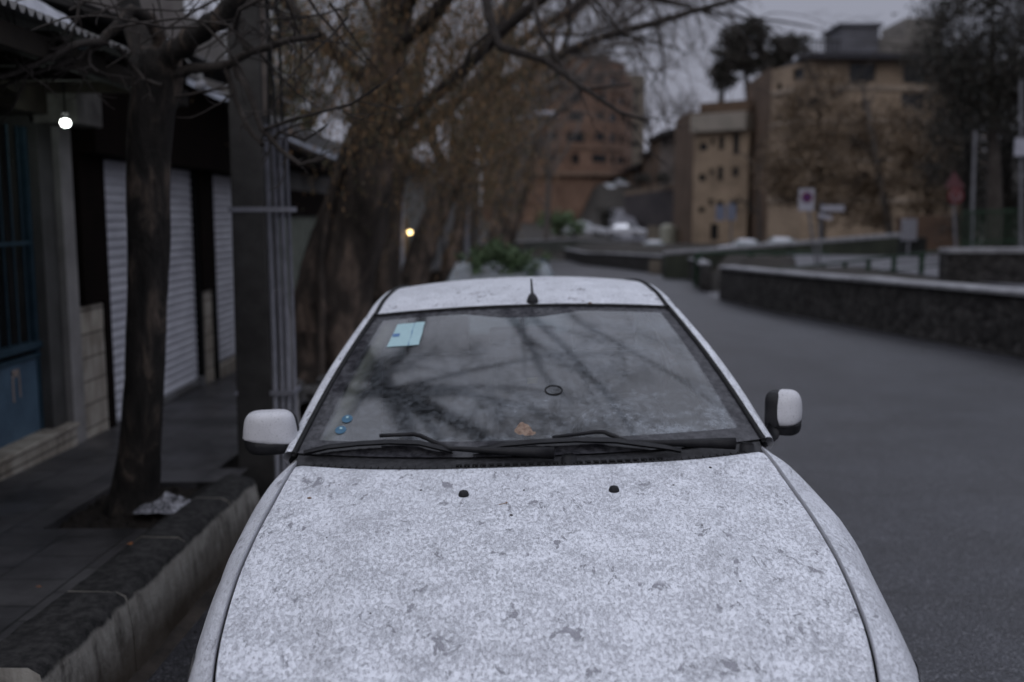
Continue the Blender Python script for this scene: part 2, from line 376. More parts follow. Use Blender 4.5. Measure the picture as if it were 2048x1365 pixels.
def make_car():
    root = empty('parked_car', (CAR_X, 0, 0), (0, 0, 0), 'white saloon car dusted with sleet, bonnet towards the viewer, black wipers, in the foreground', 'car')
    LS = np.linspace
    # ---- bonnet
    m = MB(); rows = []
    ss = list(LS(-1, 1, 81))
    for w in LS(0, 1, 60):
        rows.append([hood_pt(s, hood_front(s) + (hood_back(s) - hood_front(s)) * w) for s in ss])
    rows.append([(p[0], p[1] + .004, p[2] - .006) for p in rows[-1]]); rows.append([(p[0], p[1] - .004, p[2] - .02) for p in rows[-1]])
    sid = lambda r, k: None
    m.grid(rows, flip=True)
    for sgn, idx in ((-1, 0), (1, -1)):          # folded side edge
        edge = [r[idx] for r in rows[:-2]]
        m.grid([edge, [(p[0] + sgn * .0015, p[1], p[2] - .004) for p in edge], [(p[0], p[1], p[2] - .02) for p in edge]], flip=(sgn > 0))
    fr = rows[0]; m.grid([[(p[0], p[1], p[2] - .03) for p in fr], fr], flip=True)
    m.build('bonnet', CM['paint'], root, smooth=True)
    # dark well under the panel gaps
    m = MB()
    rows = [[(P0x(y) * s, y, P0z(y) - .024) for s in LS(-1.02, 1.02, 7)] for y in LS(1.72, 3.0, 20)]
    m.grid(rows, flip=True); m.build('engine_bay', CM['gap'], root)
    # ---- body sides, cut in panels
    def panel(name, y0, y1, sgn, mat, lab=None, u0=0., u1=1.):
        m = MB(); ny = max(6, int((y1 - y0) / .02)); us = LS(u0, u1, 34); rows = []
        for y in LS(y0, y1, ny):
            row = []
            for u in us:
                x, yy, z = body_side(y, u)
                if u == u0 and u0 == 0: x += .0045
                row.append((x * sgn, yy, z))
            if u0 == 0:
                a = row[0]; row = [(a[0] - sgn * .0, a[1], a[2] - .022), (a[0] - sgn * .0012, a[1], a[2] - .004)] + row
            b = row[-1]; row.append((b[0] - sgn * .05, b[1], b[2]))
            rows.append(row)
        m.grid(rows, flip=(sgn < 0))
        for r_ in (rows[0], rows[-1]):
            m.grid([r_, [(p[0] - sgn * .02, p[1], p[2] - .01) for p in r_]])
        return m.build(name, mat, root, smooth=True)
    for sgn in (-1, 1):
        # the wing, with the lamp's opening left out
        m = MB(); ys = LS(1.66, 2.985, 78); us = LS(0, 1, 40)
        lampm = MB()
        def lamp_u(y): return .16 + .36 * (max(0, y - 1.66) / .56) ** 1.5 if y < 2.23 else 9
        P = {}
        for i, y in enumerate(ys):
            for j, u in enumerate(us):
                x, yy, z = body_side(y, u); x += (.0045 if j == 0 else 0) + (wing_swell(y, u) if sgn > 0 else 0)
                P[i, j] = (x * sgn, yy, z)
        for i in range(len(ys) - 1):
            for j in range(len(us) - 1):
                yc = (ys[i] + ys[i + 1]) / 2; uc = (us[j] + us[j + 1]) / 2
                q = [P[i, j], P[i, j + 1], P[i + 1, j + 1], P[i + 1, j]]
                if sgn < 0: q = q[::-1]
                if lamp_u(yc) < uc < .55 and yc < 2.22: continue
                m.add(q, [(0, 1, 2, 3)])
        edge = [P[i, 0] for i in range(len(ys))]
        m.grid([edge, [(p[0] - sgn * .0015, p[1], p[2] - .005) for p in edge], [(p[0], p[1], p[2] - .024) for p in edge]], flip=sgn > 0)
        m.build('wing', CM['paint'], root, smooth=True)
        # headlamp glass follows the same surface, a little proud, and its bowl
        hl = MB(); rows = []
        for y in LS(1.655, 2.225, 34):
            u0 = min(lamp_u(min(y, 2.219)) - .012, .55); rows.append([(lambda p: (p[0] * sgn, p[1], p[2]))(body_side(y, u, .004 + (wing_swell(y, u) if sgn > 0 else 0))) for u in LS(u0, .56, 14)])
        hl.grid(rows, flip=sgn < 0); h = hl.build('headlamp', CM['lens'], root, smooth=True)
        am = MB(); rows = []
        for y in LS(1.98, 2.05, 8):
            u0 = lamp_u(y); rows.append([(lambda p: (p[0] * sgn, p[1], p[2]))(body_side(y, u, .006 + (wing_swell(y, u) if sgn > 0 else 0))) for u in LS(u0 + .02, u0 + .07, 5)])
        am.grid(rows, flip=sgn < 0); am.build('indicator', CM['amber'], h, smooth=True)
        for nm, a, b in (('front_door', 2.99, 3.93), ('rear_door', 3.936, 4.64), ('rear_quarter', 4.646, 5.75)):
            d = panel(nm, a, b, sgn, CM['paint2'])
            if 'door' in nm:
                k = MB(); x, yy, z = body_side(b - .14, .52)
                k.box(min(sgn * (x - .004), sgn * (x + .022)), max(sgn * (x - .004), sgn * (x + .022)), b - .21, b - .06, .80, .825)
                k.build('door_handle', CM['black'], d, bevel=.006)
    # ---- front end: bumper and grille
    m = MB(); rows = []
    for k in LS(-1, 1, 41):
        a = abs(k); x = (.735 if k < 0 else .765) * k
        y = 1.52 + .16 * a ** 2.4
        rows.append([(x, y + .10, .70 - .06 * a), (x, y + .03, .655 - .06 * a), (x, y, .56 - .03 * a), (x, y - .01, .42), (x, y + .01, .30), (x, y + .06, .22)])
    m.grid(rows); m.build('front_bumper', CM['paint2'], root, smooth=True)
    m = MB(); m.box(-.34, .34, 1.495, 1.53, .34, .47); m.build('grille', CM['black'], root, bevel=.01)
    # ---- cowl tray between bonnet and glass
    m = MB(); rows = []
    for s in LS(-1, 1, 61):
        y0 = hood_back(s) - .02; g = ws_pt(s * .995, 0)
        rows.append([(s * .704, y0, .978 + (.006 * abs(s))), (s * .706, y0 + .03, .988), (s * .708, (y0 + g.y) / 2 + .012, .996), (s * .709, g.y - .01, g.z - .008), (s * .709, g.y + .02, g.z - .003)])
    m.grid(rows, flip=False); cw = m.build('cowl', CM['cowl'], root, smooth=True)
    m = MB(); m.tube([(s * .70, hood_back(s) + .011, hood_pt(s, hood_back(s))[2] - .006) for s in LS(-1, 1, 50)], .0075, 8)
    for k in range(60):
        s = -.92 + 1.84 * k / 59; y = hood_back(s) + .015; z = hood_pt(s, hood_back(s))[2]
        m.box(s * .70 - .0015, s * .70 + .0015, y - .012, y + .012, z - .006, z + .0032)
    m.build('cowl_seal', CM['rubber'], cw, smooth=False)
    m = MB()
    for k in range(26):
        s = -.30 + .85 * k / 25; g = ws_pt(s, 0); m.box(s * .7 - .008, s * .7 + .008, g.y - .052, g.y - .03, .992, .999)
    m.build('cowl_vent', CM['gap'], cw)
    # ---- windscreen
    m = MB(); us, vs = LS(-1, 1, 49), LS(0, 1, 33)
    m.grid([[ws_pt(u, v) for u in us] for v in vs], uvs=[[((u + 1) / 2, v) for u in us] for v in vs])
    ws = m.build('windscreen', CM['glass'], root, smooth=True)
    m = MB()
    for sg in (-1, 1):
        m.tube([ws_pt(sg * 1.012, v, .002) for v in LS(-.01, 1.0, 26)], .0085, 8)
    m.tube([ws_pt(u, 1.0, .002) for u in LS(-1, 1, 30)], .007, 8)
    m.build('windscreen_seal', CM['rubber'], ws, smooth=True)
    # ---- roof skin
    m = MB(); rows = [[roof_pt(s, w) for s in LS(-1, 1, 49)] for w in LS(0, 1, 44)]
    first = [(p[0], p[1] + .004, p[2] - .010) for p in rows[0]]
    m.grid([first] + rows, flip=True); rf = m.build('roof', CM['paint'], root, smooth=True)
    # ---- pillars and door frames: from wing top over the roof side
    for sg in (-1, 1):
        rub = MB(); m = MB(); inner, mid1, mid2, outer = [], [], [], []
        for v in LS(0, 1, 22):
            a = ws_pt(1, v); w = v
            ox = .762 + (.632 - .762) * w + .014 * math.sin(math.pi * w); oz = a.z - .022 - .012 * w + .02 * math.sin(math.pi * w) * 0
            inner.append((a.x + .016, a.y + .004, a.z + .004)); outer.append((ox, a.y + .03, oz))
        ysr = LS(3.9, 5.2, 18)
        for y in ysr:
            ex, ez = roof_edge(y); inner.append((ex + .016, y, ez + .001)); outer.append((ex + .066, y + .01, ez - .044))
        # resample cross-section with a rounded profile
        rows = []
        for p, q in zip(inner, outer):
            p, q = Vector(p), Vector(q); row = []
            row.append(p + Vector((-.004, 0, -.012)))
            for k in LS(0, 1, 9):
                b = math.sin(math.pi * k) * .012
                row.append(p.lerp(q, k) + Vector((.55 * b, -.35 * b, .75 * b)))
            row.append(q + Vector((-.008, .01, -.02)))
            rows.append([(r.x * sg, r.y, r.z) for r in row])
        m.grid(rows, flip=(sg < 0))
        m.build('pillar', CM['paint'], root, smooth=True)
        rub.tube([(sg * (roof_edge(y)[0] + .008), y, roof_edge(y)[1] + .003) for y in LS(3.84, 5.2, 26)], .0075, 8)
        rub.build('roof_strip', CM['rubber'], rf, smooth=True)
        # side glass, as one pane per door, plus rear roof pillar
        def belt(y): return (P0x(y) + .012, y, P0z(y) - .01)
        def rail(y):
            if y < 3.86:
                v = (y - 2.97) / (3.85 - 2.97); a = ws_pt(1, max(0, v)); return (.748 - .136 * max(0, v), y + .03, a.z - .03)
            ex, ez = roof_edge(y); return (ex + .046, y, ez - .045)
        for y0, y1 in ((3.05, 3.90), (3.96, 4.60)):
            m = MB(); rows = []
            for y in LS(y0, y1, 14):
                a, b = Vector(belt(y)), Vector(rail(y)); rows.append([(p.x * sg, p.y, p.z) for p in (a.lerp(b, k) for k in LS(0, 1, 8))])
            m.grid(rows); g = m.build('side_window', CM['glass2'], root, smooth=True)
            m = MB(); m.tube([(sg * belt(y)[0], y, belt(y)[2] + .004) for y in LS(y0, y1, 8)], .008, 6); m.build('window_seal', CM['rubber'], g)
        for y0, y1 in ((3.90, 3.96), (4.60, 4.68)):
            m = MB(); rows = []
            for y in (y0, y1):
                a, b = Vector(belt(y)), Vector(rail(y)); rows.append([((p.x + .004) * sg, p.y, p.z) for p in (a.lerp(b, k) for k in LS(0, 1, 8))])
            m.grid(rows); m.build('door_pillar', CM['black'], root)
        m = MB(); rows = []
        for k, y in enumerate(LS(4.68, 5.45, 14)):
            t_ = k / 13; a = Vector(belt(y)); b = Vector(rail(min(y, 5.2))) if y < 5.2 else Vector((.56 + .09 * (y - 5.2) / .25, y, 1.35 - .38 * (y - 5.2) / .25))
            rows.append([(p.x * sg, p.y, p.z) for p in (a.lerp(b, q) for q in LS(0, 1, 8))])
        m.grid(rows); m.build('rear_pillar', CM['paint2'], root, smooth=True)
    # ---- rear window, boot, tail
    m = MB(); m.grid([[(u * (.52 + .08 * v), 5.25 + .30 * v, 1.40 - .40 * v + .02 * math.sin(math.pi * v)) for u in LS(-1, 1, 13)] for v in LS(0, 1, 8)], flip=True)
    m.build('rear_window', CM['glass2'], root, smooth=True)
    m = MB(); m.grid([[(u * P0x(min(y, 5.7)), y, P0z(min(y, 5.7)) + .02 * (1 - u * u) - (.10 if y > 5.74 else 0)) for u in LS(-1, 1, 17)] for y in list(LS(5.45, 5.72, 8)) + [5.77]], flip=True)
    m.build('boot_lid', CM['paint'], root, smooth=True)
    m = MB(); m.grid([[(u * .73, 5.76 + .05 * (1 - u * u), z) for u in LS(-1, 1, 15)] for z in (.86, .70, .55, .40, .24)], flip=True)
    m.build('rear_bumper', CM['paint2'], root, smooth=True)
    for sg in (-1, 1):
        m = MB(); m.box(min(sg * .50, sg * .72), max(sg * .50, sg * .72), 5.77, 5.80, .68, .84); m.build('tail_lamp', CM['redlens'], root, bevel=.01)
    # ---- floor pan closes the underside
    m = MB(); m.box(-.74, .74, 1.75, 5.65, .19, .25); m.build('floor_pan', CM['gap'], root)
    # ---- wheels
    def wheel(x, y, sg):
        m = MB(); rows = []
        prof = [(.20, .0), (.25, .0), (.283, .02), (.295, .06), (.295, .13), (.283, .165), (.25, .18), (.20, .18)]
        for k in range(33):
            a = 2 * math.pi * k / 32; rows.append([(x - sg * d, y + r * math.cos(a), .295 + r * math.sin(a)) for r, d in prof])
        m.grid(rows, flip=sg < 0); ty = m.build('wheel', CM['tyre'], root, smooth=True)
        m = MB()
        m.tube([(x - sg * .02, y, .295), (x - sg * .12, y, .295)], .20, 32)
        for k in range(8):
            a = 2 * math.pi * k / 8; c = Vector((x - sg * .012, y + .10 * math.cos(a), .295 + .10 * math.sin(a)))
            m.obox(c, (.012, 0, 0), (0, .09 * math.cos(a), .09 * math.sin(a)), (0, -.018 * math.sin(a), .018 * math.cos(a)))
        m.tube([(x + sg * .002, y, .295), (x - sg * .03, y, .295)], .035, 16)
        m.build('rim', CM['rim'], ty)
    for wy in WHEELS:
        for sg in (-1, 1): wheel(sg * .81, wy, sg)
    # ---- cabin
    m = MB(); rows = []
    for s in LS(-1, 1, 25):
        rows.append([(s * .70, 2.90, .985), (s * .70, 3.05, .99), (s * .69, 3.30, .985 + .03 * math.exp(-((s - .5) / .25) ** 2)), (s * .68, 3.42, .95), (s * .67, 3.46, .80), (s * .67, 3.40, .45)])
    m.grid(rows, flip=False); db = m.build('dashboard', CM['trim'], root, smooth=True)
    m = MB(); c = Vector((.36, 3.52, .93)); up = Vector((0, -.42, .9)).normalized()
    m.tube([c + Vector((1, 0, 0)) * .18 * math.cos(a) + up * .18 * math.sin(a) for a in LS(0, 2 * math.pi, 33)], .014, 8, cap=False)
    m.obox(c, (.05, 0, 0), up * .04, Vector((0, .9, .42)) * .02); m.obox(c, (.17, 0, 0), up * .015, Vector((0, .9, .42)) * .01)
    m.build('steering_wheel', CM['black'], root, smooth=True)
    def seat(x, y, w):
        m = MB()
        for (yy, zz, hw, th) in ():
            pass
        m.obox((x, y + .10, .88), (w, 0, 0), (0, .10, .30), (0, .06, -.02)); m.obox((x, y - .22, .52), (w, 0, 0), (0, .26, 0), (0, 0, .07))
        o = m.build('seat', CM['seat'], root, bevel=.05, smooth=True)
        if w < .4:
            h_ = MB(); h_.obox((x, y + .225, 1.26), (.13, 0, 0), (0, .02, .075), (0, .045, -.01)); h_.tube([(x - .05, y + .21, 1.12), (x - .05, y + .22, 1.24)], .006, 6); h_.tube([(x + .05, y + .21, 1.12), (x + .05, y + .22, 1.24)], .006, 6)
            h_.build('headrest', CM['seat'], o, bevel=.03, smooth=True)
    seat(-.35, 3.95, .24); seat(.35, 3.95, .24); seat(0, 4.85, .58)
    m = MB(); m.grid([[(roof_pt(s * .97, w)[0], roof_pt(s, w)[1] + .03, roof_pt(s, w)[2] - .035) for s in LS(-1, 1, 15)] for w in LS(0.02, 1, 14)])
    m.build('headliner', CM['liner'], root, smooth=True)
    for sg in (-1, 1):
        m = MB(); rows = []
        for v in LS(.0, 1, 14):
            a = ws_pt(.915, v); b = ws_pt(.835, v)
            rows.append([(sg * (a.x + .03), a.y + .04, a.z - .03), (sg * a.x, a.y + .012, a.z - .012), (sg * b.x, b.y + .03, b.z - .02), (sg * (b.x + .03), b.y + .09, b.z - .03)])
        m.grid(rows); m.build('pillar_trim', CM['cream'] if sg < 0 else CM['trim'], root, smooth=True)
    # rear-view mirror and the ring on the glass, stickers
    m = MB(); p = ws_pt(.0, .84) + Vector((0, .055, -.05)); m.obox(p, (.125, 0, 0), (0, .012, .0), (0, -.006, .032))
    rm = m.build('rear_view_mirror', CM['black'], root, bevel=.012, smooth=True)
    m = MB(); m.tube([ws_pt(0, .90) + Vector((0, .004, -.004)), p + Vector((0, 0, .02))], .009, 8); m.build('mirror_stalk', CM['black'], rm)
    return root, ws, cw
CAR_X = .08
car, windscreen, cowl = make_car()
# camber of the road: the kerb side lies lower; and the street falls away from the viewer
CAR_MW = Matrix.Rotation(CPITCH, 4, 'X') @ Matrix.Translation((CAR_X, 3.4, 0)) @ Matrix.Rotation(R(.30), 4, 'Z') @ Matrix.Translation((0, -3.4, 0)) @ Matrix.Rotation(R(-1.7), 4, 'Y')
car.location, rq, _ = CAR_MW.decompose(); car.rotation_euler = rq.to_euler()
# ---- place small things on the surface of the car by looking through the photo's pixels
def _proj(P):                       # world -> photo pixels
    x, y, z = P.x, P.y, P.z - H
    d = y * math.cos(PITCH) - z * math.sin(PITCH); u = y * math.sin(PITCH) + z * math.cos(PITCH)
    return 1024 + FPX * x / d, 682.5 - FPX * u / d
def _table(fn, A, B):
    T = [];
    for a in A:
        for b in B:
            q = Vector(fn(a, b)); T.append((a, b, *_proj(CAR_MW @ q)))
    return np.array(T)
_wsT = _table(ws_pt, np.linspace(-1, 1, 161), np.linspace(-.05, 1, 121))
_hdT = _table(lambda s, y: hood_pt(s, y), np.linspace(-1, 1, 161), np.linspace(1.72, 2.86, 161))
_rfT = _table(roof_pt, np.linspace(-1, 1, 81), np.linspace(0, .6, 81))
def _find(T, px, py):
    d = (T[:, 2] - px) ** 2 + (T[:, 3] - py) ** 2; idx = np.argsort(d)[:4]; w = 1 / (d[idx] + 1e-3)
    return (T[idx, 0] * w).sum() / w.sum(), (T[idx, 1] * w).sum() / w.sum()
def on_ws(px, py, off=0.0): u, v = _find(_wsT, px, py); return ws_pt(u, v, off)
def on_hood(px, py, off=0.0): s, y = _find(_hdT, px, py); return Vector(hood_pt(s, y, off))
def on_roof(px, py, off=0.0): s, w = _find(_rfT, px, py); return Vector(roof_pt(s, w)) + Vector((0, 0, off))
def sheet(px, off, th=.0006, n=8):  # a thin label lying on the glass with the given pixel corners
    m = MB(); a, b, c, d = [Vector((x, y, 0)) for x, y in px]
    for o_ in (off, off + th):
        rows = []
        for i in range(n + 1):
            rows.append([on_ws(*(a.lerp(b, j / n).lerp(d.lerp(c, j / n), i / n))[:2], o_) for j in range(n + 1)])
        m.grid(rows, flip=True)
    return m
s_ = sheet([(795, 650), (850, 645), (838, 691), (774, 696)], .0018); st = s_.build('permit_sticker', CM['sticker'], windscreen, smooth=True)
s_ = sheet([(786, 670), (800, 669), (798, 675), (785, 676)], .003); s_.build('printed_line', CM['stickerline'], st)
s_ = sheet([(829, 648), (830, 648), (817, 693), (816, 693)], .003); s_.build('fold_line', CM['stickerline'], st)
for (x_, y_) in ((694, 839), (682, 862)):
    m = MB(); c = on_ws(x_, y_, .002); nn = Vector((0, -.40, .91)); ax = Vector((1, 0, 0)); bx = nn.cross(ax)
    ring = [c + (ax * math.cos(a) + bx * math.sin(a) * 1.25) * .0175 for a in np.linspace(0, 2 * math.pi, 25)[:-1]]
    m.add([*ring, *[r_ + nn * .0008 for r_ in ring]], [list(range(24, 48))] + [(i, (i + 1) % 24, 24 + (i + 1) % 24, 24 + i) for i in range(24)])
    d_ = m.build('round_sticker', CM['bluedisc'], windscreen)
    m = MB(); m.obox(c + nn * .002 + bx * .007, ax * .004, bx * .005, nn * .0004); m.build('printed_mark', CM['sticker'], d_)
m = MB(); c = on_ws(1107, 781, .001); nn = Vector((0, -.40, .91)); bx = nn.cross(Vector((1, 0, 0)))
m.tube([c + (Vector((1, 0, 0)) * math.cos(a) + bx * math.sin(a)) * .0275 for a in np.linspace(0, 2 * math.pi, 37)], .0028, 6, cap=False)
m.build('sensor_ring', CM['rubber'], windscreen, smooth=True)
m = MB(); c = on_ws(1064, 746) + Vector((0, .03, -.03)); m.obox(c, (.016, 0, 0), (0, .001, .009), (0, .002, 0)); m.build('hanging_tag', CM['yellow'], car)
# ---- washer nozzles
for (x_, y_) in ((927, 988), (1228, 979)):
    m = MB(); c = on_hood(x_, y_ + 3, 0)
    rows = [[c + Vector((r_ * math.cos(a), r_ * math.sin(a) * 1.15, h_)) for a in np.linspace(0, 2 * math.pi, 17)[:-1]] for r_, h_ in ((.0145, -.002), (.0145, .003), (.0125, .008), (.0105, .0115), (.005, .0135), (.0003, .014))]
    m.grid(rows, closed_u=True); m.build('washer_nozzle', CM['black'], car, smooth=True)
# ---- wipers
def wiper(blade_px, arm_px, pivot, nm='wiper'):
    m = MB(); bl = [on_ws(x, y, o_) for x, y, o_ in blade_px]
    n_ = len(bl); m.tube(bl, [.003] + [.0058] * (n_ - 2) + [.003], 8)
    fin = [p + Vector((0, -.002, .004)) for p in bl]                 # spoiler fin
    wid = [.005] + [.028] * (n_ - 2) + [.005]
    m.grid([[p + Vector((0, -w, .001)), p + Vector((0, -w * .4, .010)), p + Vector((0, .004, .004)), p + Vector((0, .004, -.004)), p + Vector((0, -w, -.004))] for p, w in zip(fin, wid)])
    w_ = m.build('wiper', CM['black'], car, smooth=True)
    m = MB(); ar = [on_ws(x, y, o_) for x, y, o_ in arm_px]
    m.tube(ar, [.0058, .0065, .007, .0075, .010, .016, .019][:len(ar)] if len(ar) <= 7 else .007, 8, squash=.75)
    m.build('wiper_arm', CM['black'], w_, smooth=True)
    m = MB(); p = on_ws(*pivot); m.tube([p + Vector((0, 0, -.02)), p + Vector((0, 0, .014)), p + Vector((0, 0, .019))], [.024, .022, .016], 14); m.build('wiper_pivot', CM['black'], w_, smooth=True)
    m = MB()
    for k in range(9):
        t_ = .12 + .05 * k + .4 * (k > 5); i = int(t_ * (n_ - 1)); f = t_ * (n_ - 1) - i; q = bl[min(i, n_ - 2)].lerp(bl[min(i + 1, n_ - 1)], f)
        m.obox(q + Vector((0, .006, .006)), (.009, 0, 0), (0, .003, 0), (0, 0, .0025))
    m.build('blade_clip', CM['gap'], w_)
wiper([(608, 912, .006), (660, 902, .011), (720, 896, .012), (780, 893, .012), (840, 895, .012), (885, 904, .010), (905, 911, .006)],
      [(760, 883, .022), (828, 883, .026), (842, 886, .027), (898, 909, .022), (975, 914, .022), (1060, 918, .024), (1110, 921, .026), (1140, 926, .026)][:7], (1138, 925, .006))
wiper([(945, 908, .006), (1010, 897, .011), (1080, 892, .012), (1150, 888, .012), (1230, 890, .012), (1330, 903, .010), (1362, 909, .006)],
      [(1105, 887, .022), (1192, 878, .026), (1208, 879, .027), (1255, 896, .022), (1330, 899, .022), (1420, 900, .024), (1470, 902, .026)], (1495, 908, .006))
# ---- aerial
m = MB(); c = on_roof(1067, 604)
rows = []
for k, (r_, h_, dy) in enumerate(((.026, -.004, 0), (.026, .004, 0), (.023, .014, .002), (.016, .026, .008), (.009, .033, .012), (.001, .035, .013))):
    rows.append([c + Vector((r_ * .9 * math.cos(a), dy + r_ * 1.35 * math.sin(a), h_)) for a in np.linspace(0, 2 * math.pi, 17)[:-1]])
m.grid(rows, closed_u=True); ae = m.build('aerial', CM['black'], car, smooth=True)
m = MB(); m.tube([c + Vector((0, .012, .026)), c + Vector((-.001, .025, .055)), c + Vector((-.002, .04, .088))], [.0062, .0045, .0032], 8); m.build('aerial_mast', CM['rubber'], ae, smooth=True)
# ---- door mirrors
def superbox(m, c, hx, hy, hz, e=.45, tx=0, n=20, zcut=None, shear=0, top=None):
    rows = []
    for i in range(n + 1):
        th = -math.pi / 2 + math.pi * i / n; row = []
        for j in range(2 * n):
            ph = 2 * math.pi * j / (2 * n)
            f = lambda a: math.copysign(abs(a) ** e, a)
            x = hx * f(math.cos(th)) * f(math.cos(ph)); y = hy * f(math.cos(th)) * f(math.sin(ph)); z = hz * f(math.sin(th))
            x *= 1 - tx * z / hz
            row.append(Vector(c) + Vector((x + shear * z, y, z)))
        rows.append(row)
    m.grid(rows, closed_u=True)
def door_mirror(sg, c, yaw, S=(1, 1, 1)):
    Rz = Matrix.Rotation(R(yaw), 3, 'Z')
    def place(mb):
        mb.v = [tuple(Rz @ Vector((p[0] * S[0], p[1] * S[1], p[2] * S[2])) + Vector(c)) for p in mb.v]; return mb
    m = MB(); superbox(m, (0, 0, .028), .100, .058, .062, .5 if sg < 0 else .72, .10)
    m.v = [(x, y - .02 * (1 - (x / .1) ** 2) if y < 0 else min(y, .004), max(z, .000 - .013 * (1 + x * -sg / .1))) for x, y, z in m.v]
    dm = place(m).build('door_mirror', CM['paint2'], car, smooth=True)
    m = MB(); superbox(m, (0, .004, -.004), .102, .060, .052, .5, -.12)
    m.v = [(x, y - .018 * (1 - (x / .1) ** 2) if y < 0 else min(y, .034), min(z, .0025 - .013 * (1 + x * -sg / .1))) for x, y, z in m.v]
    place(m).build('mirror_base', CM['black'], dm, smooth=True)
    m = MB(); superbox(m, (-sg * .008,   .018 if sg < 0 else .024, .022), .100, .030 if sg < 0 else .034, .064, .5, .10); place(m).build('mirror_rim', CM['black'], dm, smooth=True)
    m = MB(); superbox(m, (0, .048, .022), .088, .004, .052, .5, .06); place(m).build('mirror_glass', CM['mirror'], dm, smooth=True)
    m = MB(); a = Rz @ Vector((-sg * .06, .01, -.035)) + Vector(c); b = Vector((sg * .745, c[1] + .06, .985))
    m.tube([a, a.lerp(b, .5) + Vector((0, 0, -.005)), b], [.03, .034, .045], 12, squash=.7); m.build('mirror_stalk', CM['black'], dm, smooth=True)
    return dm
door_mirror(-1, (-.815, 3.07, 1.060), 8, (.82, .9, .95))
door_mirror(1, (.815, 3.10, 1.066), 58, (.50, .80, 1.0))
# ---- dry leaf behind the wiper and specks on the bonnet and roof
LEAF = simple('dry_leaf', (.36, .27, .21), (.2, .13, .1), .8, 60, bump=.001, bscale=200)
LEAF2 = simple('dark_leaf_crumb', (.05, .035, .025), (.02, .016, .012), .8, 90)
rnd = random.Random(5)
m = MB(); c = CAR_MW @ (on_ws(1050, 884, .012)); rows = []
for i in range(9):
    t_ = i / 8; w_ = .026 * math.sin(math.pi * min(1, t_ * 1.0 + .05)) + .003
    rows.append([c + Vector((-.032 + .064 * t_, w_ * k * .45 + .004 * rnd.random(), w_ * k * .62 + .020 + .007 * math.sin(t_ * 5) + .007 * rnd.random())) for k in (-1, -.6, -.2, .2, .6, 1)])
m.grid(rows); m.build('fallen_leaf', LEAF, smooth=False)
tag(bpy.data.objects['fallen_leaf'], 'curled brown leaf caught behind the right-hand wiper at the foot of the windscreen', 'leaf')
specks = [(842, 981, 5, 'crumb of leaf left of the left washer nozzle'), (1048, 981, 4, 'tiny dark crumb midway between the two washer nozzles'), (1346, 971, 5, 'dark crumb right of the right washer nozzle'),
          (1421, 936, 6, 'dark crumb near the top right corner of the bonnet'), (1005, 1010, 12, 'thin black twig lying on the bonnet below the left nozzle'), (1023, 1031, 7, 'brown oval bud on the bonnet just below the thin twig'),
          (618, 997, 9, 'flat brown scrap near the top left corner of the bonnet'), (741, 1228, 5, 'red-brown seed on the left half of the bonnet'), (1405, 1051, 4, 'little crumb on the upper right half of the bonnet'),
          (1482, 1163, 6, 'forked dark seed on the right part of the bonnet'), (653, 1076, 4, 'black dot of grit on the left of the bonnet'), (1180, 608, 9, 'grey-brown leaf scrap on the front edge of the roof right of the aerial')]
for x_, y_, s_px, lab in specks:
    q = on_roof(x_, y_) if y_ < 700 else on_hood(x_, y_)
    q = CAR_MW @ q; sz = s_px * .5 * (q.y + .1) / FPX; m = MB()
    if 'black twig' in lab:
        m.tube([q + Vector((-.011, -.002, .001)), q + Vector((0, 0, .003)), q + Vector((.009, .003, .004))], [.0009, .0011, .0016], 6); m.ball(q + Vector((.010, .003, .005)), .0028, 8)
    else:
        m.ball(q + Vector((0, 0, sz * .3)), sz, 8, (1, .8, .45), .5, rnd)
    o = m.build('leaf_crumb', LEAF2 if sz < .006 else LEAF, origin=q, smooth=True); tag(o, lab, 'leaf scrap', 'scraps of leaf scattered on the white car')
# ============================================================ ground, street, pavement, kerb
def smooth(x, a, b):
    t = min(max((x - a) / (b - a), 0), 1); return t * t * (3 - 2 * t)
def wall_x(y):                      # street-side face of the roadside wall
    return pchip([-10, 0, 13.7, 28, 44, 58, 68, 80, 90], [9.3, 8.2, 7.05, 5.85, 7.6, 6.6, 5.2, 4.2, 3.4])(y)
def terrain(x, y):
    base = gz(min(y, 70))
    z = base - .04
    wx = wall_x(min(max(y, -10), 90)) + .25
    if x > wx and y < 84: z += smooth(x, wx + .2, wx + 1.2) * (.62 + .55 * smooth(y, 10, 35)) * (1 if y < 27.5 or y > 33 else .0 + smooth(x, wx + 2, wx + 5))
    z += smooth(y, 80, 86) * (1.0)
    z += smooth(y, 104, 142) * 6.9 * smooth(x, 8.5, 12) + smooth(y, 140, 220) * 3 + smooth(x, 60, 160) * 12 * smooth(y, 30, 120) + smooth(y, 85, 150) * 1.5 * (1 - smooth(x, 8.5, 12)) + smooth(-x, 20, 90) * 4
    return z
GRD = simple('damp_earth', (.045, .040, .034), (.03, .027, .024), .9, .6, bump=.02, bscale=8)
m = MB()
xs = list(np.arange(-60, -8, 4)) + list(np.arange(-8, 24, .8)) + list(np.arange(24, 64, 4)) + list(np.arange(64, 420, 25))
ys = list(np.arange(-14, 60, 1.5)) + list(np.arange(60, 160, 3)) + list(np.arange(160, 700, 30))
m.grid([[(x, y, terrain(x, y)) for x in xs] for y in ys], flip=True)
tag(m.build('ground', GRD, smooth=True), kind='structure')
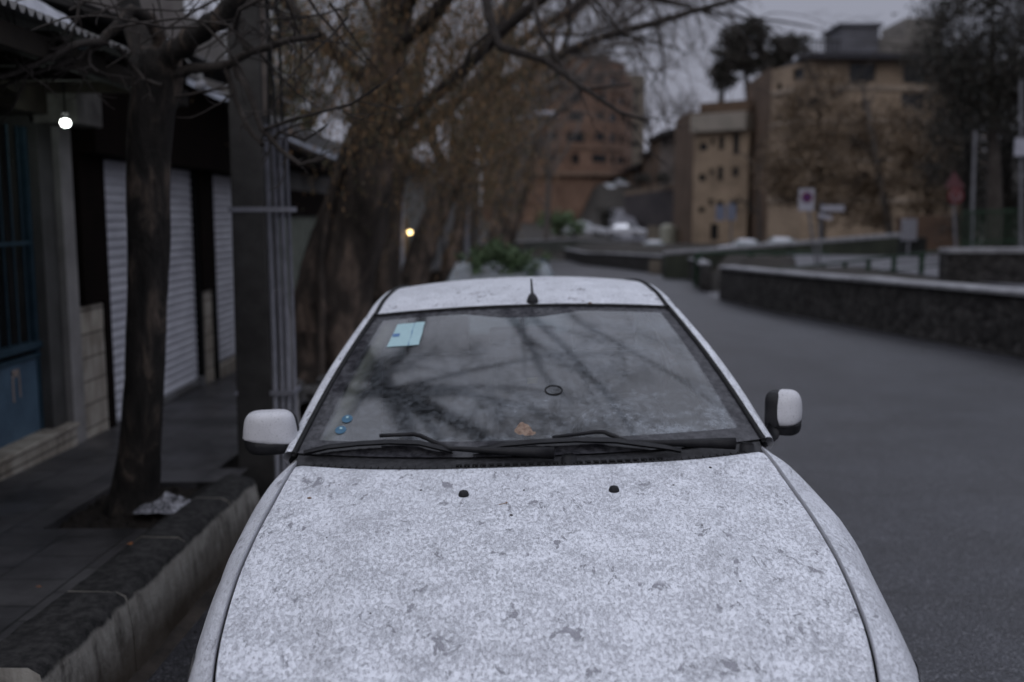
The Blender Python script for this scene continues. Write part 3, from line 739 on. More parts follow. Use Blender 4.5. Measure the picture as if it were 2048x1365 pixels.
# asphalt
t = NT('wet_asphalt'); v = t.coord()
n1 = t.noise(110, 2, .5); n2 = t.noise(34, 5, .65); n3 = t.noise(1.3, 5, .65); n4 = t.noise(.35, 3, .5, t.coord((1, .3, 1)))
col = t.ramp(n1, [(.30, (.006, .006, .007)), (.47, (.024, .025, .031)), (.60, (.072, .074, .086)), (.72, (.20, .20, .21))])
col = t.mix(1, col, t.ramp(n3, [(.35, (.62, .60, .60)), (.65, (1.1, 1.1, 1.12))]), 'MULTIPLY')
agg = t.node('ShaderNodeTexVoronoi', Scale=85.0); t.link(t.tc.outputs['Object'], agg.inputs['Vector']); sc3 = t.node('ShaderNodeSeparateColor'); t.link(agg.outputs['Color'], sc3.inputs[0])
col = t.mix(t.math('MULTIPLY', t.ramp(sc3.outputs[0], [(.80, 0.0), (.84, 1.0)]), t.ramp(agg.outputs['Distance'], [(.30, .75), (.45, 0.0)])), col, (.22, .22, .235))
col = t.mix(t.math('MULTIPLY', t.ramp(sc3.outputs[1], [(.70, 0.0), (.74, 1.0)]), .7), col, (.008, .008, .009))
crack = t.node('ShaderNodeTexVoronoi', feature='DISTANCE_TO_EDGE', Scale=.55)
dd = t.node('ShaderNodeVectorMath', operation='ADD'); nn_ = t.node('ShaderNodeTexNoise', Scale=3.0, Detail=5.0); t.link(nn_.outputs['Color'], dd.inputs[0]); t.link(t.tc.outputs['Object'], dd.inputs[1]); t.link(dd.outputs[0], crack.inputs['Vector'])
col = t.mix(t.math('MULTIPLY', t.ramp(crack.outputs['Distance'], [(0, 1.0), (.012, 0.0)]), .6), col, (.012, .012, .012))
leafy = t.ramp(t.noise(2.2, 6, .75), [(.66, 0.0), (.72, 1.0)])
col = t.mix(t.math('MULTIPLY', leafy, t.ramp(n2, [(.5, 0.0), (.56, .75)])), col, (.085, .055, .035))
t.set(Base_Color=col, Roughness=t.ramp(n4, [(.4, .30), (.62, .42)]), Specular_IOR_Level=.5, Normal=t.bump(t.math('ADD', n1, t.math('MULTIPLY', n2, .8)), .006, .8))
ASPH = t.mat
m = MB(); rows = []
for y in list(np.arange(-12, 20, 1)) + list(np.arange(20, 78, 2)):
    w = wall_x(y); rows.append([(x, y, gz(min(y, 70)) + .03 * max(0, x / 6) - (.03 if x < -1.2 else 0) - .0 * y) for x in np.linspace(-1.52, w + .05, 12)])
m.grid(rows, flip=True); tag(m.build('road', ASPH, smooth=True), kind='structure')
# side lane seen through the gap in the wall, and the lane beyond the railing
m = MB(); m.grid([[(x, y, terrain(x, y) + .05) for x in np.linspace(6.0, 13, 14)] for y in np.linspace(28.2, 32.4, 5)], flip=True)
tag(m.build('side_lane', simple('pale_damp_concrete', (.13, .13, .14), (.09, .09, .10), .5, 2), smooth=True), kind='structure')
m = MB(); rows = []
for y in np.linspace(14, 60, 24): rows.append([(x, y, terrain(x, y) + .03) for x in np.linspace(wall_x(y) + 3.2, wall_x(y) + 9, 8)])
m.grid(rows, flip=True); tag(m.build('upper_road', simple('pale_wet_road', (.15, .15, .165), (.10, .10, .11), .45, 1.2), smooth=True), kind='structure')
# gutter
GUT = simple('gutter_concrete', (.075, .062, .052), (.03, .027, .024), .8, 3, bump=.006, bscale=40, lo=.4, hi=.6)
m = MB(); m.grid([[(x, y, gz(y) + dz) for x, dz in ((-1.50, -.005), (-1.35, -.035), (-1.12, -.035), (-.98, -.001))] for y in np.arange(-3, 40, .8)], flip=True)
tag(m.build('gutter', GUT, smooth=True), kind='structure')
# kerb: separate cast stones with black weathered tops and pale faces streaked with dirt
t = NT('weathered_kerb_concrete'); s_ = t.node('ShaderNodeSeparateXYZ'); t.link(t.tc.outputs['Object'], s_.inputs[0])
geo = t.node('ShaderNodeNewGeometry'); s2 = t.node('ShaderNodeSeparateXYZ'); t.link(geo.outputs['Normal'], s2.inputs[0])
run = t.noise(4.5, 6, .68, t.coord((1, 1.6, .35)), .8); blot = t.noise(14, 5, .7)
side = t.ramp(t.math('ADD', t.math('MULTIPLY', run, .7), t.math('MULTIPLY', blot, .3)), [(.36, (.08, .074, .066)), (.45, (.26, .245, .22)), (.58, (.44, .42, .38))])
low = t.ramp(t.noise(4, 4, .6), [(.4, (.10, .08, .062)), (.6, (.17, .145, .12))])
top = t.ramp(t.noise(22, 5, .7), [(.4, (.018, .018, .018)), (.62, (.055, .053, .052))])
edge = t.math('ADD', s2.outputs['Z'], t.math('MULTIPLY', t.math('SUBTRACT', run, .5), .9))
hz = t.math('ADD', s_.outputs['Z'], t.math('MULTIPLY', s_.outputs['Y'], .0265)); side = t.mix(t.ramp(t.math('ADD', hz, t.math('MULTIPLY', blot, .12)), [(.10, 1.0), (.26, 0.0)]), side, low)
col = t.mix(t.ramp(edge, [(.28, 0.0), (.5, 1.0)]), side, top)
t.set(Base_Color=col, Roughness=.85, Specular_IOR_Level=.2, Normal=t.bump(t.noise(60, 6, .7), .006, 1)); KERB = t.mat
KT = .31                        # kerb height over the street
MORTAR = simple('kerb_joint_dirt', (.02, .018, .016), (.012, .011, .010), .95)
m = MB(); m.m = 1; m.add([(x_, y_, gz(y_) + z_) for y_ in (3.0, 5.5) for x_, z_ in ((-1.73, -.1), (-1.73, KT - .022), (-1.50, KT - .034), (-1.482, -.1))], [(0, 1, 5, 4), (1, 2, 6, 5), (2, 3, 7, 6)]); m.m = 0; y = 2.98
rk = random.Random(3)
while y < 5.7:
    ln = min(.70, 5.78 - y) if 5.78 - y > .9 else 5.78 - y; rows = []
    last = y + ln > 5.7
    ksteps = np.linspace(0, ln - .012, 9)
    for k in ksteps:
        yy = y + k; g = gz(yy); e_ = 0
        if last and ln - k < .25: e_ = .20 * (1 - math.sqrt(max(0, 1 - (1 - (ln - .012 - k) / .25) ** 2)))
        jx = rk.uniform(-.004, .004); inx = -1.755 + .03 * (yy - 3) 
        prof = [(-1.455 - e_ * .3, -.1), (-1.462 - e_ * .4, KT * .5 - e_ * .1), (-1.475 - e_ * .6, KT - .05 - e_ * .7), (-1.488 - e_ * .7, KT - .018 - e_ * .8), (-1.52 - e_ * .6, KT - e_ * .6), (inx + .03, KT + .004 - e_ * .3), (inx, KT - .02 - e_ * .3), (inx, -.1)]
        rows.append([(px + jx + rk.uniform(-.003, .003), yy, g + pz + rk.uniform(-.003, .003)) for px, pz in prof])
    m.grid(rows)
    for r_ in (rows[0], rows[-1]): m.add(r_, [tuple(range(8))])
    y += ln
tag(m.build('kerb', [KERB, MORTAR], smooth=True), kind='structure')
# pavement of long grey slabs
t = NT('grey_paving'); br = t.node('ShaderNodeTexBrick', offset=.5); br.inputs['Scale'].default_value = 1; br.inputs['Mortar Size'].default_value = .006
br.inputs['Brick Width'].default_value = .30; br.inputs['Row Height'].default_value = .30; t.link(t.coord((1, 1, 1), rot=(0, 0, R(90))), br.inputs['Vector'])
br.inputs['Color1'].default_value = (.062, .060, .062, 1); br.inputs['Color2'].default_value = (.045, .044, .047, 1); br.inputs['Mortar'].default_value = (.02, .02, .02, 1)
wear = t.ramp(t.noise(1.1, 5, .65), [(.36, (.42, .42, .42)), (.62, (1.45, 1.42, 1.4))])
rib = t.node('ShaderNodeTexWave', wave_type='BANDS', bands_direction='Y', Scale=14.0, Distortion=.4); t.link(t.tc.outputs['Object'], rib.inputs['Vector'])
col = t.mix(1, br.outputs['Color'], wear, 'MULTIPLY'); col = t.mix(.35, col, t.mix(1, col, t.ramp(rib.outputs['Fac'], [(.3, .6), (.7, 1.3)]), 'MULTIPLY'))
t.set(Base_Color=col, Roughness=t.ramp(t.noise(2.3, 4, .6), [(.4, .34), (.62, .7)]), Specular_IOR_Level=.35, Normal=t.bump(t.math('ADD', br.outputs['Fac'], t.math('MULTIPLY', t.noise(40, 4), .4)), .004, -.7)); PAVE = t.mat
m = MB()
PIT = (-2.25, -1.76, 4.62, 5.55)          # earth square round the young tree
def pz(x, y): return gz(y) + KT - .03 - .0 * x
def slab(x0, x1, y0, y1, nx=4):
    ny = max(2, int((y1 - y0) / .5)); m.grid([[(x, y, pz(x, y)) for x in np.linspace(x0, x1, nx)] for y in np.linspace(y0, y1, ny + 1)], flip=True)
slab(-3.1, PIT[0], 1.0, 30); slab(PIT[0], -1.70, 3.2, PIT[2]); slab(PIT[0], -1.60, PIT[3], 5.9); slab(PIT[0], -1.78, 5.9, 9.0)
for x0, x1, y0, y1 in ((PIT[0], PIT[0], PIT[2], PIT[3]), (PIT[0], PIT[1], PIT[3], PIT[3]), (PIT[0], PIT[1], PIT[2], PIT[2])):
    m.quad((x0, y0, pz(0, y0)), (x1, y1, pz(0, y1)), (x1, y1, pz(0, y1) - .1), (x0, y0, pz(0, y0) - .1))
tag(m.build('pavement', PAVE), kind='structure')
t_ = simple('dark_tree_pit_soil', (.03, .024, .019), (.015, .012, .010), .95, 12, bump=.03, bscale=30); SOIL = t_
m = MB(); rs = random.Random(9)
m.grid([[(x, y, pz(x, y) - .035 + rs.uniform(-.012, .02)) for x in np.linspace(PIT[0], PIT[1] + .02, 16)] for y in np.linspace(PIT[2], PIT[3], 22)], flip=True)
m.grid([[(x, y, gz(y) + .17 + .10 * smooth(y, 9, 11) + rs.uniform(-.04, .06)) for x in np.linspace(-2.3, -1.3, 14)] for y in np.linspace(9.0, 30, 90)], flip=True)
m.grid([[(x, y, gz(y) + .16 * smooth(-x, 1.4, 1.8) + rs.uniform(-.02, .05)) for x in np.linspace(-2.1, -1.45, 12)] for y in np.linspace(1.8, 3.2, 20)], flip=True)
tag(m.build('soil_ground', SOIL), kind='structure')
# rubble by the broken end of the kerb and by the big trunk
STONE = simple('grey_rubble', (.13, .125, .12), (.06, .055, .05), .85, 8, bump=.01, bscale=30)
def rock(c, r_, lab, grp, seed):
    q = random.Random(seed); m = MB(); m.ball(c, r_, 10, (1, q.uniform(.7, 1.1), q.uniform(.5, .75)), .35, q); tag(m.build('stone', STONE, origin=c, smooth=False), lab, 'stone', grp)
for i, (px, py, r_, lab) in enumerate(((58, 1352, .05, 'broken lump of concrete at the near end of the kerb, lower left corner'), (108, 1338, .028, 'small grey stone right of the broken concrete lump at the kerb end'), (14, 1340, .035, 'dark stone at the extreme lower left beside the kerb end'))):
    p = on_street(px, py, .25); rock((p.x, p.y, p.z), r_, lab, 'rubble at the near kerb end', i)
for i, (px, py, r_, lab) in enumerate(((582, 772, .13, 'rounded grey boulder at the foot of the great plane trunk, nearest the utility pole'), (622, 790, .15, 'broad boulder just right of the rounded one at the foot of the great plane trunk'), (600, 735, .10, 'smaller brown boulder behind the others at the great plane trunk'), (655, 765, .11, 'boulder closest to the white car below the great plane trunk'))):
    p = on_street(px, py, .3); rock((p.x, p.y, p.z), r_, lab, 'boulders round the plane tree', i + 9)
# crumpled plastic by the young tree
m = MB(); q = random.Random(2); c = at(335, 1012, 4.95); rows = []
for i in range(15):
    rows.append([c + Vector((-.15 + .30 * i / 14, -.10 + .24 * j / 11 + q.uniform(-.012, .012), (.055 * math.exp(-((i - 7) / 4.2) ** 2 - ((j - 6) / 3.4) ** 2)) * q.uniform(.4, 1.5) - .012)) for j in range(12)])
m.grid(rows, flip=True); t = NT('crumpled_plastic'); t.set(Base_Color=t.ramp(t.noise(40, 4, .7), [(.4, (.06, .06, .065)), (.6, (.36, .36, .39))]), Roughness=.25)
tag(m.build('plastic_bag', t.mat, origin=c), 'crumpled grey-white plastic bag lying at the foot of the young tree by the kerb', 'plastic bag')
ORL = simple('orange_leaf', (.42, .16, .05), (.25, .10, .04), .6, 60)
for px, py, w, lab in ((268, 1096, .035, 'large orange leaf lying on the inner edge of the kerb'), (78, 1180, .010, 'tiny orange leaf alone on the dark paving'), (137, 1212, .013, 'small pale orange leaf against the inner side of the kerb')):
    p = on_street(px, py, KT - .03); p.z += .012; m = MB(); q = random.Random(px)
    m.grid([[p + Vector((w * (i - 2) / 2, w * .6 * (j - 1) * (1 - abs(i - 2) / 2.6), q.uniform(0, w * .35))) for j in range(3)] for i in range(5)], flip=True)
    tag(m.build('orange_leaf', ORL, origin=p), lab, 'leaf', 'orange leaves on the pavement')
# ============================================================ shops on the left
FX = -2.95
CEM = simple('smooth_grey_render', (.32, .305, .295), (.20, .19, .185), .85, 3, bump=.004, bscale=30)
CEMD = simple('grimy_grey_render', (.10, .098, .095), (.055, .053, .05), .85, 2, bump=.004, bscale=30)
t = NT('travertine_blocks'); b = t.node('ShaderNodeTexBrick', offset=0); b.inputs['Scale'].default_value = 1; b.inputs['Brick Width'].default_value = .9; b.inputs['Row Height'].default_value = .165; b.inputs['Mortar Size'].default_value = .006
v = t.node('ShaderNodeCombineXYZ'); s_ = t.node('ShaderNodeSeparateXYZ'); t.link(t.tc.outputs['Object'], s_.inputs[0]); t.link(s_.outputs['Y'], v.inputs[0]); t.link(s_.outputs['Z'], v.inputs[1]); t.link(v.outputs[0], b.inputs['Vector'])
b.inputs['Color1'].default_value = (.40, .37, .32, 1); b.inputs['Color2'].default_value = (.34, .315, .28, 1); b.inputs['Mortar'].default_value = (.09, .08, .07, 1)
col = t.mix(1, b.outputs['Color'], t.ramp(t.noise(5, 5, .65, t.coord((1, 1.6, .6))), [(.32, (.55, .50, .45)), (.62, (1.2, 1.18, 1.15))]), 'MULTIPLY')
t.set(Base_Color=col, Roughness=.75, Specular_IOR_Level=.2, Normal=t.bump(b.outputs['Fac'], .004, -1)); TRAV = t.mat
t = NT('galvanised_roller_slats'); s_ = t.node('ShaderNodeSeparateXYZ'); t.link(t.tc.outputs['Object'], s_.inputs[0])
t.set(Base_Color=t.ramp(t.noise(2.5, 5, .6, t.coord((1, 1, 3))), [(.35, (.46, .46, .50)), (.65, (.60, .60, .64))]), Roughness=.55, Metallic=.1); SLAT = t.mat
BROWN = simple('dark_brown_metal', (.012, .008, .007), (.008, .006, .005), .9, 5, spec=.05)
BLACK = simple('black_void', (.004, .004, .004), (.006, .006, .006), .9)
BLUE = simple('chipped_blue_paint', (.095, .155, .215), (.06, .10, .145), .5, 4, bump=.002, bscale=30)
BLUED = simple('dark_blue_bars', (.035, .065, .09), (.02, .045, .065), .5, 12)
WOOD = simple('sooty_timber', (.03, .024, .018), (.015, .012, .010), .8, 6)
DGL = NT('dim_shop_glass'); DGL.set(Base_Color=(.02, .022, .024), Roughness=.12); DGL = DGL.mat
CORR = simple('corrugated_sheet', (.16, .16, .165), (.07, .065, .06), .6, 3)
SNOW = simple('old_snow', (.62, .63, .68), (.48, .49, .53), .8, 6, bump=.02, bscale=20)
LAMPW = NT('glowing_bulb'); LAMPW.set(Base_Color=(1, 1, 1)); LAMPW.p.inputs['Emission Color'].default_value = (.93, 1, .95, 1); LAMPW.p.inputs['Emission Strength'].default_value = 9; LAMPW = LAMPW.mat
LAMPY = NT('warm_glowing_bulb'); LAMPY.set(Base_Color=(1, .8, .5)); LAMPY.p.inputs['Emission Color'].default_value = (1, .72, .32, 1); LAMPY.p.inputs['Emission Strength'].default_value = 7; LAMPY = LAMPY.mat
BULBC = simple('bulb_cap', (.3, .3, .3), (.2, .2, .2), .5)
def zat(py, y): return H + (430 - py) * y / FPX        # height of a pixel row at depth y (near enough for level lines)
shop = empty('shop_building', (FX, 6, 0), label='row of shops with barred blue window, grey roller shutters and tin eave', cat='shop building')
def sp(nm, mb, mat, **k): return mb.build(nm, mat, k.pop('parent', shop), world=k.pop('world', True), **k)
# masonry shell behind everything (kept 0.45 back), plinth step, pilasters
m = MB()
m.box(-7, FX - .42, .8, 11.2, -.6, 2.5)
sp('back_wall', m, CEMD)
m = MB()
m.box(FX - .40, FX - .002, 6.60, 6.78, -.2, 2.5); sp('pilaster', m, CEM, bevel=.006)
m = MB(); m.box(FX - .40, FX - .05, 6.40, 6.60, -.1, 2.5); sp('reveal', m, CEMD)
m = MB(); m.box(FX - .40, FX + .012, 1.2, 6.60, -.3, .235); m.box(FX - .41, FX + .03, 1.2, 6.61, .235, .26); sp('doorstep', m, TRAV, bevel=.005)
for b6 in ((6.782, 7.18, -.3, 1.02), (9.422, 9.798, -.3, .92)):
    m = MB(); m.box(FX - .40, FX - .012, *b6); sp('stone_dado', m, TRAV)
# blue window: lower panel, rail, bars, pane
m = MB(); m.box(FX - .16, FX - .12, 1.2, 6.38, .26, .74); bp = sp('window_panel', m, BLUE)
m = MB(); m.box(FX - .17, FX - .09, 1.2, 6.40, .80, .845); m.box(FX - .16, FX - .10, 1.2, 6.40, .74, .765); m.box(FX - .15, FX - .11, 6.36, 6.40, .26, 2.2); sp('window_rail', m, BLUED, bevel=.004)
m = MB(); m.box(FX - .30, FX - .29, 1.2, 6.40, .8, 2.25); sp('window_pane', m, DGL)
m = MB()
for k in range(40):
    y = 6.30 - k * .125
    if y > 1.2: m.tube([(FX - .13, y, .84), (FX - .13, y, 2.2)], .008, 6, cap=False)
m.box(FX - .14, FX - .115, 1.2, 6.38, 1.46, 1.485)
sp('window_bars', m, BLUED)
PAPER = simple('notice_paper', (.20, .20, .20), (.14, .14, .14), .8, 10)
for k, (y0, y1, z0, z1) in enumerate(((5.78, 5.95, 1.18, 1.52), (6.0, 6.22, 1.02, 1.28))):
    m = MB(); m.box(FX - .289, FX - .286, y0, y1, z0, z1); sp('paper_notice', m, PAPER)
m = MB(); y0 = 6.03                                        # scraped outline left by a torn-off sticker
for a, b_, c, d in ((.0, .018, .50, .69), (.085, .10, .52, .69), (.0, .10, .675, .70), (.03, .07, .655, .675)): m.box(FX - .119, FX - .117, y0 + a, y0 + b_, c, d)
sp('sticker_residue', m, simple('scraped_residue', (.36, .30, .27), (.28, .22, .19), .8, 40), parent=shop)
# dark brown shutter boxes above the dados
for b6 in ((.03, 6.80, 7.18, 1.04, 2.45), (.02, 9.36, 9.86, .93, 2.3), (.0, 7.182, 7.30, -.3, 2.4)):
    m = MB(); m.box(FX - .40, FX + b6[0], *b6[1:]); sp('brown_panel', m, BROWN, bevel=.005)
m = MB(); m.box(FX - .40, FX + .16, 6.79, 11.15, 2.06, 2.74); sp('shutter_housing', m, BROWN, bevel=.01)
m = MB(); m.box(FX - .40, FX + .02, 9.34, 9.42, -.3, 2.06); m.box(FX - .40, FX + .02, 9.80, 9.87, -.3, 2.06); sp('shutter_guide', m, BLACK)
def shutter(y0, y1, z0, z1):
    m = MB(); n_ = int((z1 - z0) / .068); rows = []
    for k in range(n_):
        za = z0 + k * .068
        for dz, dx in ((0, -.006), (.008, -.006), (.020, .004), (.046, .006), (.060, .001)): rows.append([(FX - .035 + dx, y, za + dz) for y in (y0, y1)])
    m.grid(rows); return m
sh = sp('roller_shutter', shutter(7.30, 9.34, .09, 2.08), SLAT)
m = MB(); m.box(FX - .05, FX - .005, 7.86, 9.34, .055, .10); m.box(FX - .03, FX + .03, 7.93, 7.99, .05, .14); m.box(FX - .03, FX + .03, 9.28, 9.36, .03, .13); sp('bottom_bar', m, CORR, parent=shop)
sp('roller_shutter', shutter(9.87, 11.1, .15, 2.08), SLAT)
m = MB(); m.box(FX - .1, FX + .01, 9.87, 11.2, -.3, .13); sp('threshold', m, TRAV)
# eave: timber soffit and corrugated sheet with snow on it
m = MB(); rows = []
for k in range(200):
    y = 1.5 + k * .025; dz = .022 * math.cos(k * math.pi / 1.5); rows.append([(-1.98, y, 2.47 + .012 * (y - 4) + dz), (-2.6, y, 2.66 + .012 * (y - 4) + dz), (-3.6, y, 2.98 + dz), (-5.2, y, 3.5 + dz)])
m.grid(rows, flip=False); ev = sp('tin_roof', m, CORR)
m = MB(); m.box(-2.12, -2.05, 1.5, 6.45, 2.33, 2.43)
for k in range(9): m.box(-3.35, -2.05, 1.8 + k * .56, 1.87 + k * .56, 2.40, 2.47)
m.box(-3.4, -2.9, 1.5, 6.5, 2.27, 2.62); sp('roof_beam', m, WOOD, bevel=.004)
m = MB(); q = random.Random(4)
m.grid([[(-2.25 - .10 * j - q.uniform(0, .06) * (j < 1), y, 2.60 + .032 * j * 1.0 + .012 * (y - 4) + (.055 if 0 < j < 13 else -.02) + q.uniform(-.01, .015)) for j in range(14)] for y in list(np.arange(2.0, 3.9, .12))])
m.grid([[(-2.32 - .09 * j - q.uniform(0, .06) * (j < 1), y, 2.63 + .03 * j + .012 * (y - 4) + (.05 if 0 < j < 13 else -.02) + q.uniform(-.01, .015)) for j in range(14)] for y in list(np.arange(4.35, 5.6, .12))])
sp('snow_patch', m, SNOW, parent=ev)
# greenish box and crooked pieces of timber under the eave, next to the lamp
m = MB(); m.box(-3.0, -2.72, 6.35, 6.75, 2.22, 2.62); sp('meter_box', m, simple('peeling_pale_box', (.16, .15, .14), (.07, .065, .06), .8, 6), bevel=.01)
m = MB(); m.box(-3.2, -2.8, 6.8, 7.3, 2.2, 2.75); sp('wall_stub', m, simple('sooty_teal_wall', (.018, .035, .045), (.01, .02, .025), .8, 5))
m = MB(); m.tube([(-3.2, 4.6, 2.62), (-2.75, 5.55, 2.26)], .07, 8); sp('prop', m, simple('olive_timber', (.05, .047, .03), (.03, .028, .02), .8))
# second roof over the shutters, paler wall above it
m = MB(); rows = []
for k in range(190):
    y = 6.6 + k * .025; dz = .02 * math.cos(k * math.pi / 1.5); rows.append([(-2.42, y, 2.86 + dz), (-3.6, y, 3.22 + dz), (-4.6, y, 3.4 + dz)])
m.grid(rows); r2 = sp('tin_roof', m, CORR)
m = MB(); m.grid([[(-2.5 - .1 * j, y, 2.91 + .03 * j + (.03 if 0 < j < 9 else -.03) + q.uniform(-.01, .01)) for j in range(10)] for y in np.arange(6.8, 10.9, .15)]); sp('snow_patch', m, SNOW, parent=r2)
m = MB(); m.box(-6.8, -3.55, 6.6, 11.15, 2.5, 4.6); sp('upper_wall', m, simple('pale_upper_wall', (.21, .19, .17), (.14, .12, .11), .85, 3))
m = MB(); rows = []
for k in range(90): rows.append([(-3.50 + .015 * (k % 2), 7.2 + k * .03, z) for z in (3.9, 5.2)])
m.grid(rows); sp('green_sheeting', m, simple('teal_corrugated_screen', (.05, .10, .095), (.03, .065, .06), .5, 5))
# lamps
def bulb(p, r_, mat, lab, cord, drop=False):
    o = empty('light_bulb', p, label=lab, cat='lamp'); m = MB()
    m.ball((0, 0, 0), r_, 32, (1, 1, .85)); m.build('bulb_globe', mat, o, smooth=True)
    m = MB(); m.tube([(0, 0, r_ * .55), (0, 0, r_ * 1.9)], r_ * .62, 12); m.build('bulb_cap', BULBC, o, smooth=True)
    m = MB(); m.tube([(0, 0, r_ * 1.9), (cord[0], cord[1], cord[2])], .005, 6); m.build('cable', BLACK, o)
    ld = bpy.data.lights.new('bulb_light', 'POINT'); lo = bpy.data.objects.new('bulb_light', ld); COL.objects.link(lo); lo.parent = o; lo.location = (0, 0, -r_ * 1.25); ld.shadow_soft_size = r_
    return ld
p = on_x(131, 246, -2.62); ld = bulb(p, .029, LAMPW, 'lit white bulb hanging under the tin eave at the upper left', (0, 0, .28)); ld.energy = 1.2; ld.color = (.85, 1, .95)
p = on_x(1.0 * 349 * 0 + 402, 171, -2.62); p = at(402, 172, 6.9)
o = empty('light_bulb', p, label='unlit grey bulb hanging above the middle roller shutter', cat='lamp'); m = MB(); m.ball((0, 0, 0), .038, 12); m.build('bulb_globe', simple('frosted_bulb', (.3, .3, .32), (.25, .25, .27), .3), o, smooth=True); m = MB(); m.tube([(0, 0, .02), (0, 0, .08)], .018, 8); m.tube([(0, 0, .08), (-.25, .3, .28)], .005, 5); m.build('bulb_cap', BULBC, o)
# ============================================================ houses further down the left side
def box_house(name, lab, x0, x1, y0, y1, z0, z1, mat, cat='building'):
    o = empty(name, ((x0 + x1) / 2, (y0 + y1) / 2, z0), label=lab, cat=cat)
    m = MB(); m.box(x0, x1, y0, y1, z0, z1); m.build('wall', mat, o, world=True); return o
PGRN = simple('faded_green_gate', (.20, .215, .18), (.13, .14, .115), .7, 4, bump=.003)
hs = box_house('gate_building', 'pale grey building with faded green corrugated gate between the pole and great trunk', -7.5, FX - .06, 11.25, 21.5, -1, 2.9, simple('patchy_grey_wall', (.20, .195, .185), (.12, .115, .11), .85, 2))
m = MB(); rows = []
for k in range(110): rows.append([(FX - .03 + .02 * (k % 4 < 2), 12.3 + k * .03, z) for z in (-.1, 1.62)])
m.grid(rows); m.build('gate', PGRN, hs, world=True)
m = MB(); m.box(FX - .2, FX + .02, 12.2, 15.8, 1.64, 1.98); m.build('lintel', BROWN, hs, world=True)
m = MB(); m.box(FX - .3, FX + .25, 11.9, 15.9, 2.25, 2.32); m.build('canopy', BROWN, hs, world=True)
m = MB(); rows = []
for k in range(200): rows.append([(FX + .35, 11.4 + k * .05, 2.45 + .02 * (k % 2)), (FX - 1.8, 11.4 + k * .05, 3.6 + .02 * (k % 2)), (FX - 2.6, 11.4 + k * .05, 3.9 + .02 * (k % 2))])
m.grid(rows); m.build('tin_roof', simple('blue_grey_tin', (.20, .215, .25), (.09, .095, .11), .6, 2), hs, world=True)
for k in range(3):
    m = MB(); y = 16.6 + k * 1.6; m.box(FX - .07, FX - .03, y, y + .9, .5, 1.7); w_ = m.build('window', DGL, hs, world=True)
h2 = box_house('white_house', 'whitewashed house with white corner post and porch lamp seen between plane trunks', -8, FX + .0, 21.5, 34, -1.5, 3.0, simple('whitewash', (.22, .215, .20), (.15, .145, .13), .8, 2))
m = MB(); m.box(FX - .02, FX + .14, 25.6, 26.0, -1, 2.9); m.build('corner_post', simple('white_post', (.48, .48, .5), (.4, .4, .42), .6), h2, world=True)
m = MB(); m.box(FX - .01, FX + .03, 26.3, 28.4, -1, 1.6); m.build('porch_door', simple('ochre_door', (.20, .15, .08), (.14, .10, .06), .7), h2, world=True)
m = MB(); m.box(-8, FX + .5, 21.5, 34, 3.0, 3.12); m.build('roof', CORR, h2, world=True)
p = at(820, 465, 27.0); ld = bulb(p, .055, LAMPY, 'glowing amber porch lamp between the second and third plane trunks', (-.3, .2, .5)); ld.energy = 3.0; ld.color = (1, .7, .35)
h3 = box_house('long_grey_house', 'long low grey house at the far end of the left row', -9, FX + .1, 34, 64, -2.4, 2.2, simple('far_grey_wall', (.17, .165, .16), (.11, .105, .10), .85, .7))
for k in range(6):
    m = MB(); y = 36 + k * 4.4; m.box(FX + .09, FX + .12, y, y + 1.8, -.6, 1.0); m.build('window', DGL, h3, world=True)
h5 = box_house('far_grey_house', 'plain grey-brown house closing the left row beyond the low grey one', -12, -2.6, 66, 80, -3, 5.2, simple('brown_grey_wall', (.10, .085, .075), (.07, .06, .052), .85, .6))
for k in range(4):
    m = MB(); m.box(-11 + k * 2.2, -10 + k * 2.2, 65.94, 65.98, 1.5, 3.2); m.build('window', DGL, h5, world=True)
h4 = box_house('hillside_block', 'tall pale block standing back above the low shops on the left', -17, -9.5, 14, 34, -1, 7.5, simple('back_block', (.17, .155, .14), (.12, .11, .10), .85, .8))
for a in range(4):
    for b_ in range(2):
        m = MB(); m.box(-9.52, -9.45, 15.5 + a * 4.4, 17.4 + a * 4.4, 2.2 + b_ * 2.8, 3.7 + b_ * 2.8); m.build('window', DGL, h4, world=True)
# ============================================================ utility pole with conduits
PC = simple('concrete_pole_grime', (.062, .059, .056), (.036, .034, .032), .85, 5, bump=.004, bscale=40)
gb = gz(6.15) + .05
pole = empty('utility_pole', (-1.585, 6.15, gb), label='dark square concrete utility pole with grey conduits strapped to it, beyond the kerb', cat='utility pole')
m = MB(); rows = []
for z, hw, hd in ((-.1, .115, .13), (1.5, .105, .12), (4.0, .09, .105), (8.0, .07, .085)): rows.append([(sx * hw, sy * hd, z) for sx, sy in ((-1, -1), (1, -1), (1, 1), (-1, 1))])
m.grid(rows, closed_u=True); m.build('pole_shaft', PC, pole, bevel=.012)
m = MB(); m.grid([[(.11, -.02, z), (.11 + w, -.02, z), (.11 + w, .14, z), (.11, .14, z)] for z, w in ((0, .15), (.35, .12), (1.3, .055))], closed_u=True); m.build('pole_footing', CEM, pole)
GC = simple('grey_plastic_conduit', (.26, .26, .29), (.19, .19, .21), .45, 12)
for x_, y_, r_ in ((.122, -.10, .017), (.160, -.07, .014), (.195, -.06, .017), (.225, -.02, .013)):
    m = MB(); m.tube([(x_, y_, .1), (x_ + .004, y_, 1.0), (x_ - .01, y_, 2.30)], r_, 8); m.build('conduit', GC, pole, smooth=True)
for z in (.66, 1.78):
    m = MB(); m.box(-.118, .245, -.125, -.115, z, z + .03); m.box(.235, .245, -.12, .1, z, z + .03); m.build('strap', GC, pole)
